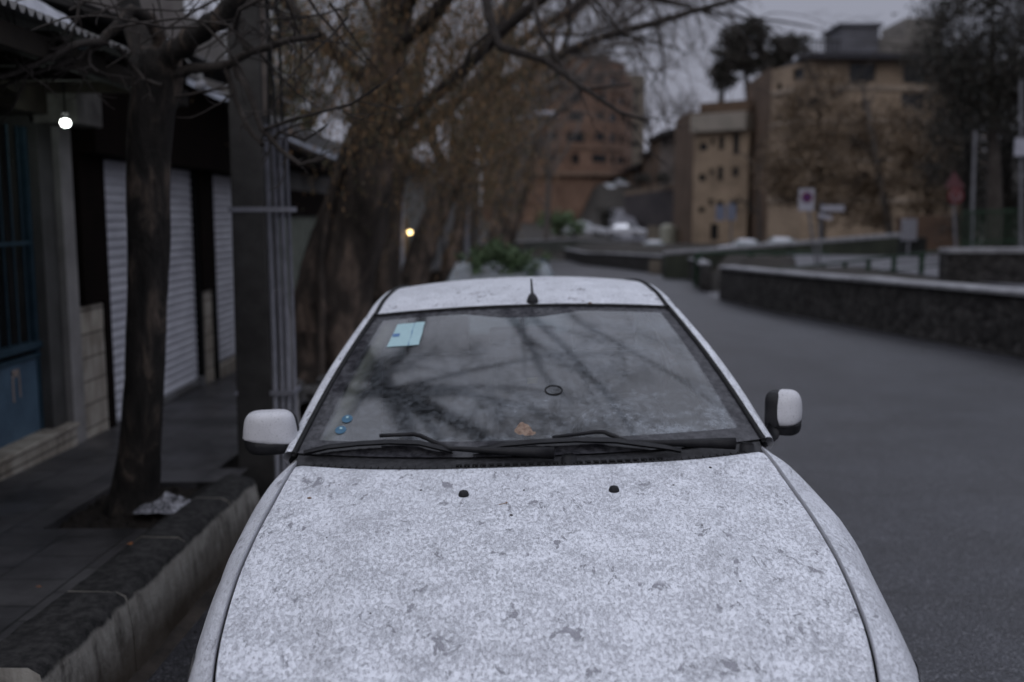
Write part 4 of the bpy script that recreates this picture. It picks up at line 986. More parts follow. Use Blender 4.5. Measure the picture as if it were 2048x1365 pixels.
for k, (x_, dx) in enumerate(((.13, .02), (.17, -.02), (.21, .0))):
    m = MB(); m.tube([(x_, -.08, 2.3), (x_ + dx, -.09, 2.9), (x_ * .6, -.1, 3.6), (x_ * .7, -.1, 6)], .009, 6); m.build('cable', BLACK, pole, smooth=True)
m = MB(); m.tube([(.10, -.06, 2.35), (.085, -.05, 4.2)], .028, 10); m.build('down_pipe', simple('rusty_pipe', (.12, .10, .085), (.06, .05, .045), .7, 9), pole, smooth=True)
# ============================================================ roadside stone walls on the right
t = NT('dark_field_stone'); vo = t.node('ShaderNodeTexVoronoi', Scale=5.5); t.link(t.tc.outputs['Object'], vo.inputs['Vector'])
v2 = t.node('ShaderNodeTexVoronoi', feature='DISTANCE_TO_EDGE', Scale=5.5); t.link(t.tc.outputs['Object'], v2.inputs['Vector'])
col = t.mix(1, t.ramp(t.noise(7, 5, .65), [(.35, (.018, .017, .017)), (.6, (.05, .047, .045)), (.72, (.085, .08, .075))]), t.ramp(vo.outputs['Color'], [(.2, .6), (.8, 1.3)]), 'MULTIPLY')
col = t.mix(t.ramp(v2.outputs['Distance'], [(0, 1.0), (.05, 0.0)]), col, (.03, .028, .027))
t.set(Base_Color=col, Roughness=.85, Specular_IOR_Level=.2, Normal=t.bump(t.math('ADD', v2.outputs['Distance'], t.math('MULTIPLY', t.noise(40, 4), .15)), .08, .8)); STW = t.mat
CAP = simple('pale_wet_coping', (.30, .30, .315), (.18, .18, .19), .55, 5, bump=.008, bscale=30)
def road_wall(y0, y1, lab, hf, cap=.34):
    o = empty('stone_wall', (wall_x(y0) + .2, y0, gz(y0)), label=lab, cat='wall'); ys = np.linspace(y0, y1, max(6, int((y1 - y0) / 1.0)))
    q = random.Random(int(y0)); m = MB(); rows = []
    for y in ys:
        w = wall_x(y); g = gz(min(y, 70)); h = hf(y); rows.append([(w, y, g - .3), (w + q.uniform(-.03, .03), y, g + h * .5), (w + .02, y, g + h), (w + .33, y, g + h), (w + .36, y, g - .3)])
    m.grid(rows, flip=True)
    for r_ in (rows[0], rows[-1]): m.add(r_, [(0, 1, 2, 3, 4)])
    m.build('wall_body', STW, o, world=True)
    m = MB(); rows = []
    for y in ys:
        w = wall_x(y); g = gz(min(y, 70)) + hf(y); j = q.uniform(-.015, .015); rows.append([(w - .05, y, g), (w - .055, y, g + .05 + j), (w - .03, y, g + .07 + j), (w + cap, y, g + .085 + j), (w + cap + .04, y, g + .05), (w + cap + .04, y, g)])
    m.grid(rows, flip=True)
    for r_ in (rows[0], rows[-1]): m.add(r_, [tuple(range(6))])
    m.build('coping', CAP, o, world=True)
road_wall(-4, 28.0, 'long dark stone wall with a pale coping along the right side of the street', lambda y: .90, .38)
road_wall(32.8, 80, 'farther stone wall curving left with the road beyond the gap', lambda y: .88 if y < 60 else .88 - .1 * smooth(y, 60, 80), .3)
# gap: narrow concrete post pair with a slim green gate
GRN = simple('dark_green_metal', (.018, .045, .022), (.012, .028, .016), .5, 12)
MOSS = simple('mossy_dark_wall', (.05, .055, .04), (.022, .026, .02), .85, 1.2, bump=.02, bscale=10)
TANW = simple('tan_render', (.17, .145, .115), (.11, .095, .08), .85, 1.5)
def strip_wall(name, lab, pts, th, zb, mat, capmat=None, caph=.1, over=.06):
    # pts: (x, y, ztop) along the wall
    o = empty(name, (pts[0][0], pts[0][1], zb), label=lab, cat='wall'); m = MB(); rows = []
    for x, y, z in pts: rows.append([(x, y, zb), (x, y, z), (x, y + th, z), (x, y + th, zb)])
    m.grid(rows, flip=True)
    for r_ in (rows[0], rows[-1]): m.add(r_, [(0, 1, 2, 3)])
    m.build('wall_body', mat, o, world=True)
    if capmat:
        m = MB(); rows = [[(x, y - over, z), (x, y - over, z + caph), (x, y + th + over, z + caph), (x, y + th + over, z)] for x, y, z in pts]; m.grid(rows, flip=True)
        for r_ in (rows[0], rows[-1]): m.add(r_, [(0, 1, 2, 3)])
        m.build('coping', capmat, o, world=True)
    return o
def line(px0, py0, y0, px1, py1, y1, n_=8):
    a, b = at(px0, py0, y0), at(px1, py1, y1); return [tuple(a.lerp(b, k / (n_ - 1))) for k in range(n_)]
strip_wall('ramp_wall', 'mossy dark ramp wall rising to the right behind the green railing', line(1330, 510, 44, 1810, 474, 34), .5, -1.2, MOSS, CAP, .12)
strip_wall('retaining_wall', 'grey-green concrete retaining wall below the brick tower, across the end of the street', [tuple(at(px, py, 83)) for px, py in ((900, 492), (1060, 484), (1150, 480), (1240, 486), (1330, 500), (1420, 506))], 1, -3, simple('grey_green_concrete', (.10, .105, .095), (.065, .07, .062), .85, .8), CAP, .08)
strip_wall('stone_wall', 'dark stone wall with pale coping at the far right edge behind the green railing', line(1895, 506, 21, 2200, 506, 19), .4, -.6, STW, CAP, .09)
m = MB(); a = at(1822, 478, 33.5); m.box(a.x - .3, a.x + .42, 33.2, 33.9, -1, a.z + .05); tag(m.build('gate_pier', simple('blackened_pier', (.02, .022, .02), (.012, .013, .012), .8, 3), origin=(a.x, 33.5, -1), bevel=.02), 'black square pier at the top end of the mossy ramp wall', 'pier')
a = at(1815, 462, 33.2); m = MB(); m.box(a.x - .24, a.x + .24, 33.0, 33.16, a.z - .32, a.z + .40); m.box(a.x - .03, a.x + .03, 33.05, 33.1, -.9, a.z - .3)
tag(m.build('meter_cabinet', simple('pale_grey_metal', (.24, .24, .27), (.18, .18, .2), .5, 6), origin=(a.x, 33.1, -.9), bevel=.015), 'small pale grey metal cabinet beside the black pier', 'cabinet')
# green railing on the plateau
rail = empty('railing', at(1520, 560, 29), label='dark green metal railing climbing to the right behind the pale coping', cat='railing')
A, B = at(1500, 546, 31), at(1905, 500, 22)
m = MB(); m.tube([A, B], .03, 6); m.tube([A + Vector((0, 0, -.32)), B + Vector((0, 0, -.32))], .018, 6); m.build('top_rail', GRN, rail, world=True)
for k in range(10):
    p = A.lerp(B, k / 9.0); g = terrain(p.x, p.y) - .1; m = MB(); m.box(p.x - .045, p.x + .045, p.y - .045, p.y + .045, min(g, p.z - .9), p.z); m.build('railing_post', GRN, rail, world=True)
rail2 = empty('railing', at(1240, 560, 60), label='short row of dark green posts above the near end of the long stone wall', cat='railing')
for px in (1395, 1502, 1552, 1588, 1655): 
    p = at(px, 508, 36); m = MB(); m.box(p.x - .10, p.x + .10, 35.9, 36.1, p.z - 1.5, p.z); m.build('railing_post', GRN, rail2, world=True)
p0, p1 = at(1395, 507, 36), at(1655, 507, 36); m = MB(); m.tube([p0, p1], .05, 6); m.build('top_rail', GRN, rail2, world=True)
strip_wall('garden_wall', 'tan rendered wall glimpsed through the gap between the two stone walls', line(1300, 522, 50, 1470, 520, 46), .3, -2.5, TANW)
# far right: fence of green panels and orange-brown wall
strip_wall('boundary_wall', 'brown brick boundary wall below the right-hand apartment block', line(1800, 435, 42, 1955, 430, 42), .4, -1, simple('brown_brick_wall', (.12, .075, .05), (.085, .055, .04), .85, 1.5))
f_ = empty('green_fence', at(1990, 480, 30), label='dark green barred fence at the far right behind the road signs', cat='fence')
a, b = at(1925, 425, 28), at(2120, 418, 28)
m = MB(); m.tube([a, b], .03, 6); m.tube([a - Vector((0, 0, .85)), b - Vector((0, 0, .85))], .03, 6); m.build('fence_rail', GRN, f_, world=True)
m = MB()
for k in range(22): q_ = a.lerp(b, k / 21); m.tube([q_, q_ - Vector((0, 0, 1.0))], .022, 5)
m.build('fence_bars', GRN, f_, world=True)
# ---- signs
POLE = simple('galvanised_post', (.17, .17, .185), (.11, .11, .12), .5, 8)
SWH = simple('sign_white', (.36, .36, .41), (.30, .30, .34), .5, 10); SRD = simple('sign_red', (.16, .02, .025), (.11, .015, .02), .5, 10); SBL = simple('sign_blue', (.06, .03, .16), (.05, .025, .13), .5, 10)
def sign(px, pt, pb, y, lab, parts, tilt=0):
    a = at(px, pt, y); b = at(px + tilt, pb, y); zb = terrain(b.x, y) - .1; o = empty('road_sign', (b.x, y, zb), label=lab, cat='road sign')
    m = MB(); m.tube([(b.x + (b.x - a.x) * .2, y, min(zb, b.z - .3)), a], .04, 8); m.build('post', POLE, o, world=True)
    for nm, mat, fn in parts:
        m = MB(); fn(m, a); m.build(nm, mat, o, world=True, bevel=0)
    return o
y_ = 31.0; k_ = y_ / FPX
sign(1612, 385, 540, y_, 'white upright no-parking sign with a dark round mark on a leaning post behind the wall', [
    ('sign_plate', SWH, lambda m, a: m.box(a.x - 15 * k_, a.x + 15 * k_, y_ - .09, y_ - .06, at(0, 422, y_).z, at(0, 378, y_).z)),
    ('red_ring', SRD, lambda m, a: m.disc((a.x + .5 * k_, y_ - .09, at(0, 395, y_).z), (0, -1, 0), 11 * k_, 24, .01)),
    ('blue_centre', SBL, lambda m, a: m.disc((a.x + .5 * k_, y_ - .10, at(0, 395, y_).z), (0, -1, 0), 8 * k_, 24, .01)),
    ('red_bar', SRD, lambda m, a: m.obox((a.x + .5 * k_, y_ - .113, at(0, 395, y_).z), (7.5 * k_, 0, -7.5 * k_), (0, .003, 0), (1.2 * k_, 0, 1.2 * k_)))], 22)
sign(1642, 405, 540, 33, 'post with two white street-name plates just right of the no-parking sign', [
    ('name_plate', SWH, lambda m, a: m.box(a.x + 0 * k_, a.x + 48 * k_, 32.9, 32.93, at(0, 423, 33).z, at(0, 411, 33).z)),
    ('name_plate', SWH, lambda m, a: m.obox((a.x + 8 * k_, 32.9, at(0, 434, 33).z), (14 * k_, 0, -3 * k_), (0, .015, 0), (0, 0, 4.5 * k_)))], -4)
sign(1906, 378, 520, 30, 'red-rimmed round road sign below a small red triangle, on the right', [
    ('sign_plate', SRD, lambda m, a: m.disc((at(1909, 390, 30).x, 29.92, at(0, 392, 30).z), (0, -1, 0), 15 * k_, 24, .02)),
    ('sign_face', simple('sign_faded', (.10, .08, .085), (.16, .12, .12), .6, 8), lambda m, a: m.disc((at(1909, 390, 30).x, 29.90, at(0, 392, 30).z), (0, -1, 0), 11 * k_, 24, .01)),
    ('black_arrow', SRD, lambda m, a: m.obox((at(1909, 390, 30).x, 29.885, at(0, 390, 30).z), (1.5 * k_, 0, 6 * k_), (0, .004, 0), (4 * k_, 0, -1 * k_))),
    ('triangle_plate', simple('pink_red_reflector', (.12, .05, .055), (.09, .04, .045), .5), lambda m, a: m.add([(at(px, py, 29.9).x, 29.9 + d, at(px, py, 29.9).z) for d in (0, .03) for px, py in ((1890, 376), (1930, 376), (1908, 342))], [(0, 1, 2), (5, 4, 3), (0, 3, 4, 1), (1, 4, 5, 2), (2, 5, 3, 0)]))], 6)
def post(px, pt, px2, pb, y, r_, lab, mat=POLE, cat='post'):
    a, b = at(px, pt, y), at(px2, pb, y); m = MB(); m.tube([b, a], [r_, r_ * .85], 8); tag(m.build('metal_post', mat, origin=tuple(b)), lab, cat)
post(1950, 262, 1942, 500, 29, .055, 'tall bare galvanised post right of the round red sign')
o = sign(2042, 160, 520, 24, 'white rectangular plate on a thick post at the right edge of the picture', [('sign_plate', SWH, lambda m, a: m.box(a.x - 9 * 24 / FPX, a.x + 22 * 24 / FPX, 23.85, 23.9, at(0, 313, 24).z, at(0, 278, 24).z))], -2)
sign(1462, 400, 540, 46, 'pair of pale blue banner plates on a post in front of the beige block', [
    ('banner_plate', simple('pale_blue_plate', (.17, .19, .26), (.13, .145, .2), .6), lambda m, a: m.box(at(1441, 0, 46).x, at(1459, 0, 46).x, 45.8, 45.84, at(0, 441, 46).z, at(0, 411, 46).z)),
    ('banner_plate', simple('pale_blue_plate', (.19, .21, .28), (.14, .155, .21), .6), lambda m, a: m.box(at(1464, 0, 46).x, at(1482, 0, 46).x, 45.8, 45.84, at(0, 441, 46).z, at(0, 409, 46).z))])
# ============================================================ apartment blocks
def brick(name, c1, c2, mort, w=.5, h=.14):
    t = NT(name); b = t.node('ShaderNodeTexBrick'); b.inputs['Scale'].default_value = 1; b.inputs['Brick Width'].default_value = w; b.inputs['Row Height'].default_value = h; b.inputs['Mortar Size'].default_value = .012
    s_ = t.node('ShaderNodeSeparateXYZ'); v = t.node('ShaderNodeCombineXYZ'); t.link(t.tc.outputs['Object'], s_.inputs[0]); t.link(t.math('ADD', s_.outputs['X'], s_.outputs['Y']), v.inputs[0]); t.link(s_.outputs['Z'], v.inputs[1]); t.link(v.outputs[0], b.inputs['Vector'])
    b.inputs['Color1'].default_value = (*c1, 1); b.inputs['Color2'].default_value = (*c2, 1); b.inputs['Mortar'].default_value = (*mort, 1)
    t.set(Base_Color=t.mix(1, b.outputs['Color'], t.ramp(t.noise(.45, 5, .6), [(.33, (.68, .66, .64)), (.66, (1.2, 1.18, 1.15))]), 'MULTIPLY'), Roughness=.85, Specular_IOR_Level=.2); return t.mat
BR_RED = brick('reddish_brick', (.205, .13, .095), (.17, .105, .077), (.135, .095, .075))
BR_TAN = brick('tan_brick', (.29, .225, .165), (.25, .193, .142), (.20, .16, .125)); BR_BRN = brick('brown_brick', (.115, .078, .055), (.095, .066, .047), (.075, .055, .042))
FRM = simple('dark_window_frame', (.03, .028, .028), (.02, .02, .02), .5)
WGL = NT('dark_window_glass'); WGL.set(Base_Color=(.012, .014, .016), Roughness=.12, Specular_IOR_Level=.35); WGL = WGL.mat
def facade(o, p0, p1, z0, z1, wins, mat, dep=.22, frame=True):
    """wall from p0 to p1 (xy) with real openings; wins = (u0, u1, z0, z1) in metres along and up"""
    p0, p1 = Vector((*p0, 0)), Vector((*p1, 0)); U = (p1 - p0); L = U.length; U.normalize(); N = Vector((U.y, -U.x, 0))
    us = sorted({0, L, *[w[0] for w in wins], *[w[1] for w in wins]}); zs = sorted({z0, z1, *[w[2] for w in wins], *[w[3] for w in wins]})
    P = lambda u, z, d=0: tuple(p0 + U * u - N * d + Vector((0, 0, z)))
    m = MB()
    for i in range(len(us) - 1):
        for j in range(len(zs) - 1):
            uc, zc = (us[i] + us[i + 1]) / 2, (zs[j] + zs[j + 1]) / 2
            if any(w[0] < uc < w[1] and w[2] < zc < w[3] for w in wins): continue
            m.quad(P(us[i], zs[j]), P(us[i + 1], zs[j]), P(us[i + 1], zs[j + 1]), P(us[i], zs[j + 1]))
    for a, b, c, d in wins:
        m.quad(P(a, c), P(b, c), P(b, c, dep), P(a, c, dep)); m.quad(P(a, d), P(a, d, dep), P(b, d, dep), P(b, d)); m.quad(P(a, c), P(a, c, dep), P(a, d, dep), P(a, d)); m.quad(P(b, c), P(b, d), P(b, d, dep), P(b, c, dep))
    m.build('wall', mat, o, world=True)
    for a, b, c, d in wins:
        f = MB(); k = .07
        for (a1, b1, c1, d1) in ((a, a + k, c, d), (b - k, b, c, d), (a + k, b - k, c, c + k), (a + k, b - k, d - k, d), ((a + b) / 2 - k / 2, (a + b) / 2 + k / 2, c + k, d - k)):
            cc = p0 + U * (a1 + b1) / 2 - N * (dep - .05) + Vector((0, 0, (c1 + d1) / 2)); f.obox(cc, U * (b1 - a1) / 2, N * .03, (0, 0, (d1 - c1) / 2))
        w_ = f.build('window', FRM, o, world=True)
        g = MB(); g.quad(P(a, c, dep - .03), P(b, c, dep - .03), P(b, d, dep - .03), P(a, d, dep - .03))
        gg = g.build('pane', WGL, w_); gg.matrix_parent_inverse = w_.matrix_parent_inverse.copy(); gg.matrix_parent_inverse = Matrix.Translation(-Vector(o.location)) if False else Matrix.Identity(4)
def zy(py, y): return at(1024, py, y).z
def xy(px, y): return at(px, 430, y).x
# --- brick tower with stepped curved front
Y1 = 140; o = empty('brick_tower', (xy(1130, Y1), Y1 + 6, -2), label='reddish brick apartment tower with rows of dark windows at the head of the street', cat='apartment block')
foot = [(xy(965, 150), 150), (xy(1042, 141), 141), (xy(1120, 139), 139), (xy(1180, 139.5), 139.5), (xy(1216, 141), 141), (xy(1248, 146), 146), (xy(1262, 152), 152)]
tops = [175, 125, 118, 108, 116, 140]
rowsz = [(168, 150), (203, 188), (240, 224), (282, 265), (325, 309)]
for i in range(len(foot) - 1):
    L = math.dist(foot[i], foot[i + 1]); ws = []
    for (pb, pt) in rowsz:
        if pt < tops[i] + 18: continue
        nn = max(1, int(L / 2.6))
        for k in range(nn):
            c = L * (k + .5) / nn; wd = min(1.25, L / nn * .42) * (1, .55, .8, .4)[(k * 3 + pb + i) % 4]; ws.append((c - wd, c + wd, zy(pb + (k * 5 + i) % 3 * 2, Y1), zy(pt, Y1)))
    if i in (1, 2, 3):
        nn = int(L / 3)
        for k in range(nn):
            c = L * (k + .5) / nn; ws.append((c - .8, c + .8, zy(462, Y1), zy(440, Y1)))
    facade(o, foot[i], foot[i + 1], -3, zy(tops[i], Y1), ws, BR_RED)
    m = MB(); a, b = foot[i], foot[i + 1]; zt = zy(tops[i], Y1)
    back = (xy(1140, 160), 160)
    m.add([(a[0], a[1], zt), (b[0], b[1], zt), (*back, zt)], [(0, 1, 2)]); m.add([(a[0], a[1], zt), (*back, zt), (*back, -3), (a[0], a[1], -3)], [(0, 1, 2, 3)]); m.add([(b[0], b[1], zt), (*back, zt), (*back, -3), (b[0], b[1], -3)], [(0, 1, 2, 3)])
    m.build('roof', BR_BRN, o, world=True)
BND = simple('lighter_band', (.215, .15, .11), (.18, .125, .095), .8, 2)
for pz_ in (352, 298, 178):
    m = MB(); z = zy(pz_, Y1); hgt = .5 if pz_ > 340 else .22; ext = .7 if pz_ > 340 else .25
    f2 = [Vector((x, y, 0)) + (Vector((x - 8, y - 152, 0)).normalized()) * ext for x, y in foot[1:6]]
    m.grid([[(*p.xy, z), (*p.xy, z + hgt), (*(p - (p - Vector((8, 152, 0))).normalized() * (ext + .1)).xy, z + hgt)] for p in f2])
    m.grid([[(*p.xy, z), (*(p - (p - Vector((8, 152, 0))).normalized() * (ext + .1)).xy, z)] for p in f2])
    m.build('string_course', BND, o, world=True)
m = MB()
m = MB(); q0 = at(1195, 112, 142); m.ball((q0.x - 3, 148, q0.z - 1.2), 4.5, 16, (1.2, 1, .5)); m.build('rounded_crown', BR_RED, o, world=True, smooth=True)
# --- pale narrow block behind the tower's right shoulder
o = empty('slim_block', (xy(1280, 165), 165, 0), label='slim pale apartment block half hidden behind the brick tower', cat='apartment block')
facade(o, (xy(1240, 158), 158), (xy(1286, 160), 160), 0, zy(150, 160), [(c, c + 1, zy(p, 160), zy(p - 12, 160)) for p in (190, 225, 260, 295) for c in (.8, 2.2)], simple('pale_block', (.22, .18, .14), (.16, .14, .11), .8, 1))
m = MB(); m.box(xy(1240, 158) + .05, xy(1286, 160), 160.4, 170, 0, zy(152, 160)); m.build('side_wall', BR_BRN, o, world=True)
# --- beige four-storey block
Y2 = 80; z0 = -2.2
o = empty('beige_block', (xy(1450, Y2), Y2, -1), label='beige four-storey block with a pale parapet band and narrow dark windows, brown brick on one side', cat='apartment block')
o['label'] = 'beige four-storey block with pale parapet band and narrow dark windows'
A2, B2, C2 = (xy(1385, 83), 83), (xy(1494, Y2), Y2), (xy(1545, 84), 84)
s2 = 1 / 1.0; L = math.dist(A2, B2)
def u2(px): return L * (px - 1385) / (1494 - 1385)
wl = []
for (px0, px1, pt, pb) in ((1434, 1445, 273, 300), (1463, 1475, 268, 310), (1418, 1426, 276, 290), (1434, 1445, 333, 362), (1463, 1475, 335, 355), (1418, 1426, 338, 350), (1396, 1412, 285, 300), (1396, 1410, 348, 362), (1434, 1446, 402, 430), (1418, 1426, 398, 412), (1396, 1410, 415, 425), (1422, 1438, 448, 480), (1463, 1475, 400, 428)):
    wl.append((u2(px0), u2(px1), zy(pb, 81.5), zy(pt, 81.5)))
facade(o, A2, B2, z0, zy(262, 81), wl, BR_TAN)
facade(o, B2, C2, z0, zy(215, 81), [(.6, 1.5, zy(470, 82), zy(430, 82)), (2.4, 2.9, zy(310, 82), zy(288, 82))], BR_BRN)
m = MB(); n_ = Vector((B2[0] - A2[0], B2[1] - A2[1], 0)).normalized(); nn = Vector((n_.y, -n_.x, 0)); mid = Vector((*A2, 0)).lerp(Vector((*B2, 0)), .5)
zt, zb_ = zy(226, 81), zy(262, 81); m.obox((*(mid + nn * .35 - nn * 1.2).xy, (zt + zb_) / 2), n_ * (L / 2), nn * 1.55, (0, 0, (zt - zb_) / 2)); m.build('parapet', simple('pale_parapet', (.27, .24, .205), (.22, .20, .17), .8, 1), o, world=True)
m = MB(); zt2 = zy(203, 82); m.obox((*(mid - nn * 2.8).xy, (zt + zt2) / 2), n_ * (L / 2 - .1), nn * 2.2, (0, 0, (zt2 - zt) / 2)); m.box(A2[0] + .05, C2[0] - .05, 86, 92.9, z0, zy(214, 82)); m.quad((*A2, z0), (A2[0], 93, z0), (A2[0], 93, zt), (*A2, zt)); m.quad((*C2, z0), (C2[0], 93, z0), (C2[0], 93, zy(215, 81)), (*C2, zy(215, 81))); m.quad((*A2, zt - .02), (*B2, zt - .02), (*C2, zt - .02), (A2[0], 93, zt - .02)); m.build('upper_storey', BR_BRN, o, world=True)
# --- right-hand apartment block
Y3 = 70; o = empty('ochre_block', (xy(1720, Y3), Y3, -1), label='ochre apartment block with a dark flat roof slab and rooftop boxes behind rusty trees', cat='apartment block')
A3, B3, C3 = (xy(1535, 74), 74), (xy(1602, Y3), Y3), (xy(1925, 71), 71)
L3 = math.dist(A3, B3); L4 = math.dist(B3, C3)
u3 = lambda px: L3 * (px - 1535) / 67; u4 = lambda px: L4 * (px - 1602) / (1925 - 1602)
facade(o, A3, B3, -2.2, zy(128, 71), [(u3(1576), u3(1598), zy(162, 71), zy(137, 71)), (u3(1575), u3(1598), zy(222, 71), zy(196, 71)), (u3(1545), u3(1556), zy(240, 71), zy(225, 71)), (u3(1570), u3(1590), zy(362, 71), zy(346, 71)), (u3(1573), u3(1595), zy(300, 71), zy(275, 71)), (u3(1545), u3(1556), zy(180, 71), zy(160, 71))], BR_TAN)
w4 = [(u4(a), u4(b), zy(d, 70.5), zy(c, 70.5)) for a, b, c, d in ((1686, 1738, 127, 164), (1792, 1840, 128, 166), (1790, 1838, 186, 220), (1608, 1625, 137, 162), (1608, 1625, 196, 222), (1688, 1700, 205, 220), (1712, 1728, 200, 224), (1690, 1730, 268, 300), (1790, 1838, 262, 292), (1650, 1668, 346, 366), (1608, 1625, 275, 300), (1700, 1735, 345, 380))]
facade(o, B3, C3, -2.2, zy(118, 70.5), w4, BR_TAN)
m = MB(); m.grid([[(*p, z) for z in (-2.2, zy(118, 70.5))] for p in (A3, (A3[0] + .5, 84), (C3[0] - .5, 84), C3)]); m.build('rear_wall', BR_BRN, o, world=True)
PFB = simple('pale_floor_band', (.33, .27, .21), (.27, .22, .175), .8, 1)
for pz_ in (180, 246, 325, 405):
    m = MB(); z = zy(pz_, 70.3); m.grid([[(x_, y_, zz) for zz in (z, z + .3)] for x_, y_ in ((A3[0] - .1, 73.9), (B3[0] - .05, Y3 - .12), (C3[0], C3[1] - .12))]); m.grid([[(x_, y_, z + .3) for x_, y_ in ((A3[0] - .1, 73.9), (B3[0] - .05, Y3 - .12), (C3[0], C3[1] - .12))], [(x_, y_ + .2, z + .3) for x_, y_ in ((A3[0] - .1, 73.9), (B3[0] - .05, Y3 - .12), (C3[0], C3[1] - .12))]]); m.build('string_course', PFB, o, world=True)
m = MB(); zr = zy(120, 70); 
nn3 = Vector((0, -1, 0)); m.grid([[(A3[0] + 1.2, 72.2, z), (B3[0] - .6, Y3 - .9, z), (C3[0] + .5, Y3 - .2, z), (C3[0] + .5, 84.5, z), (A3[0] + 1.2, 84.5, z)] for z in (zr, zr + .38)], closed_u=True); m.add([(A3[0] + 1.2, 72.2, zr + .38), (B3[0] - .6, Y3 - .9, zr + .38), (C3[0] + .5, Y3 - .2, zr + .38), (C3[0] + .5, 84.5, zr + .38), (A3[0] + 1.2, 84.5, zr + .38)], [(0, 1, 2, 3, 4)]); m.add([(A3[0] + 1.2, 72.2, zr), (B3[0] - .6, Y3 - .9, zr), (C3[0] + .5, Y3 - .2, zr), (C3[0] + .5, 84.5, zr), (A3[0] + 1.2, 84.5, zr)], [(4, 3, 2, 1, 0)])
m.build('roof_slab', simple('dark_roof_felt', (.045, .043, .05), (.03, .03, .035), .7), o, world=True)
GBX = simple('grey_lift_housing', (.12, .12, .135), (.09, .09, .10), .8, 1)
m = MB(); m.box(xy(1668, 75), xy(1742, 75), 75, 79, zr, zy(52, 75)); m.box(xy(1662, 75), xy(1748, 75), 74.8, 79.2, zy(53, 75), zy(47, 75)); m.build('lift_housing', GBX, o, world=True)
m = MB(); m.box(xy(1742, 77), xy(1815, 77), 77, 82, zr, zy(75, 77)); m.box(xy(1797, 77), xy(1868, 77), 77.4, 82.4, zr, zy(34, 77)); m.build('roof_room', simple('pale_roof_room', (.19, .175, .16), (.15, .14, .125), .8, 1), o, world=True)
m = MB()
for k in range(9): x_ = xy(1600 + k * 8, 71.5); m.tube([(x_, 71.5, zr), (x_, 71.5, zy(83, 71.5))], .05, 5)
m.tube([(xy(1598, 71.5), 71.5, zy(82, 71.5)), (xy(1668, 71.5), 71.5, zy(82, 71.5))], .09, 5); m.build('roof_railing', FRM, o, world=True)
# --- houses up the hill between tower and beige block
hh = [(1318, 1392, 250, 335, 118, 'flat-topped hillside house with a dark overhanging roof left of the beige block', (.14, .12, .11)), (1300, 1345, 285, 350, 126, 'smaller dark hillside house below the overhanging roof', (.10, .085, .08)), (1262, 1310, 318, 372, 135, 'low brown hillside house nearest the head of the steep lane', (.11, .08, .065))]
for px0, px1, pt, pb, y, lab, c in hh:
    o = empty('hillside_house', (xy((px0 + px1) / 2, y), y, zy(pb, y)), label=lab, cat='house')
    facade(o, (xy(px0, y), y), (xy(px1, y), y), -2, zy(pt + 12, y), [(xy(px0 + a, y) - xy(px0, y), xy(px0 + a + 8, y) - xy(px0, y), zy(pt + 42, y), zy(pt + 28, y)) for a in range(8, px1 - px0 - 10, 15)], simple('hill_wall', c, tuple(v * .7 for v in c), .85, 1))
    m = MB(); m.box(xy(px0, y) + .02, xy(px1, y) - .02, y + .4, y + 9, -2, zy(pt + 13, y)); m.build('house_body', BR_BRN, o, world=True)
    m = MB(); z = zy(pt, y); m.obox(((xy(px0, y) + xy(px1, y)) / 2 + .5, y + 3.5, zy(pt + 5, y)), ((xy(px1, y) - xy(px0, y)) / 2 + 1, 0, 1.0), (0, 5, 0), (0, 0, .25)); m.build('roof', FRM, o, world=True)
DKW = simple('dark_hill_wall', (.06, .052, .052), (.038, .034, .036), .85, .5)
strip_wall('retaining_wall', 'dark retaining wall beside the steep lane, under the hillside hedge', line(1250, 392, 118, 1390, 372, 100), .8, -2, DKW, simple('ochre_coping', (.16, .12, .085), (.12, .09, .07), .8), .5)
strip_wall('retaining_wall', 'low tan wall at the foot of the steep lane with a pale pillar before it', line(1295, 452, 92, 1400, 456, 88), .5, -2.5, TANW)
m = MB(); a = at(1334, 448, 90); m.tube([(a.x, 89.6, -2), (a.x, 89.6, a.z - .3), (a.x, 89.6, a.z)], [.75, .68, .3], 14); tag(m.build('gate_pillar', simple('pale_cream_pillar', (.30, .30, .25), (.24, .24, .2), .7, 2), origin=(a.x, 89.6, -2)), 'pale cream round pillar standing at the foot of the steep lane', 'pillar')
# steep lane
m = MB(); rows = []
for k in range(14):
    y = 96 + 44 * k / 13; pyb = 484 - 110 * k / 13; xl = xy(1232 - 26 * (k / 13) ** .6, y); xr = xy(1312 - 66 * (k / 13) ** .5, y); z = zy(pyb, y)
    rows.append([(xl, y, z), (xr, y, z)])
m.grid([[r[0], r[1]] for r in rows], flip=True); rows2 = [[(r[0][0], r[0][1], r[0][2]), (r[0][0], r[0][1], -4)] for r in rows]; m.grid(rows2); m.grid([[(r[1][0], r[1][1], r[1][2]), (r[1][0], r[1][1], -4)] for r in rows], flip=True)
tag(m.build('hill_road', simple('pale_lane', (.17, .17, .19), (.13, .13, .145), .5, .6)), kind='structure')
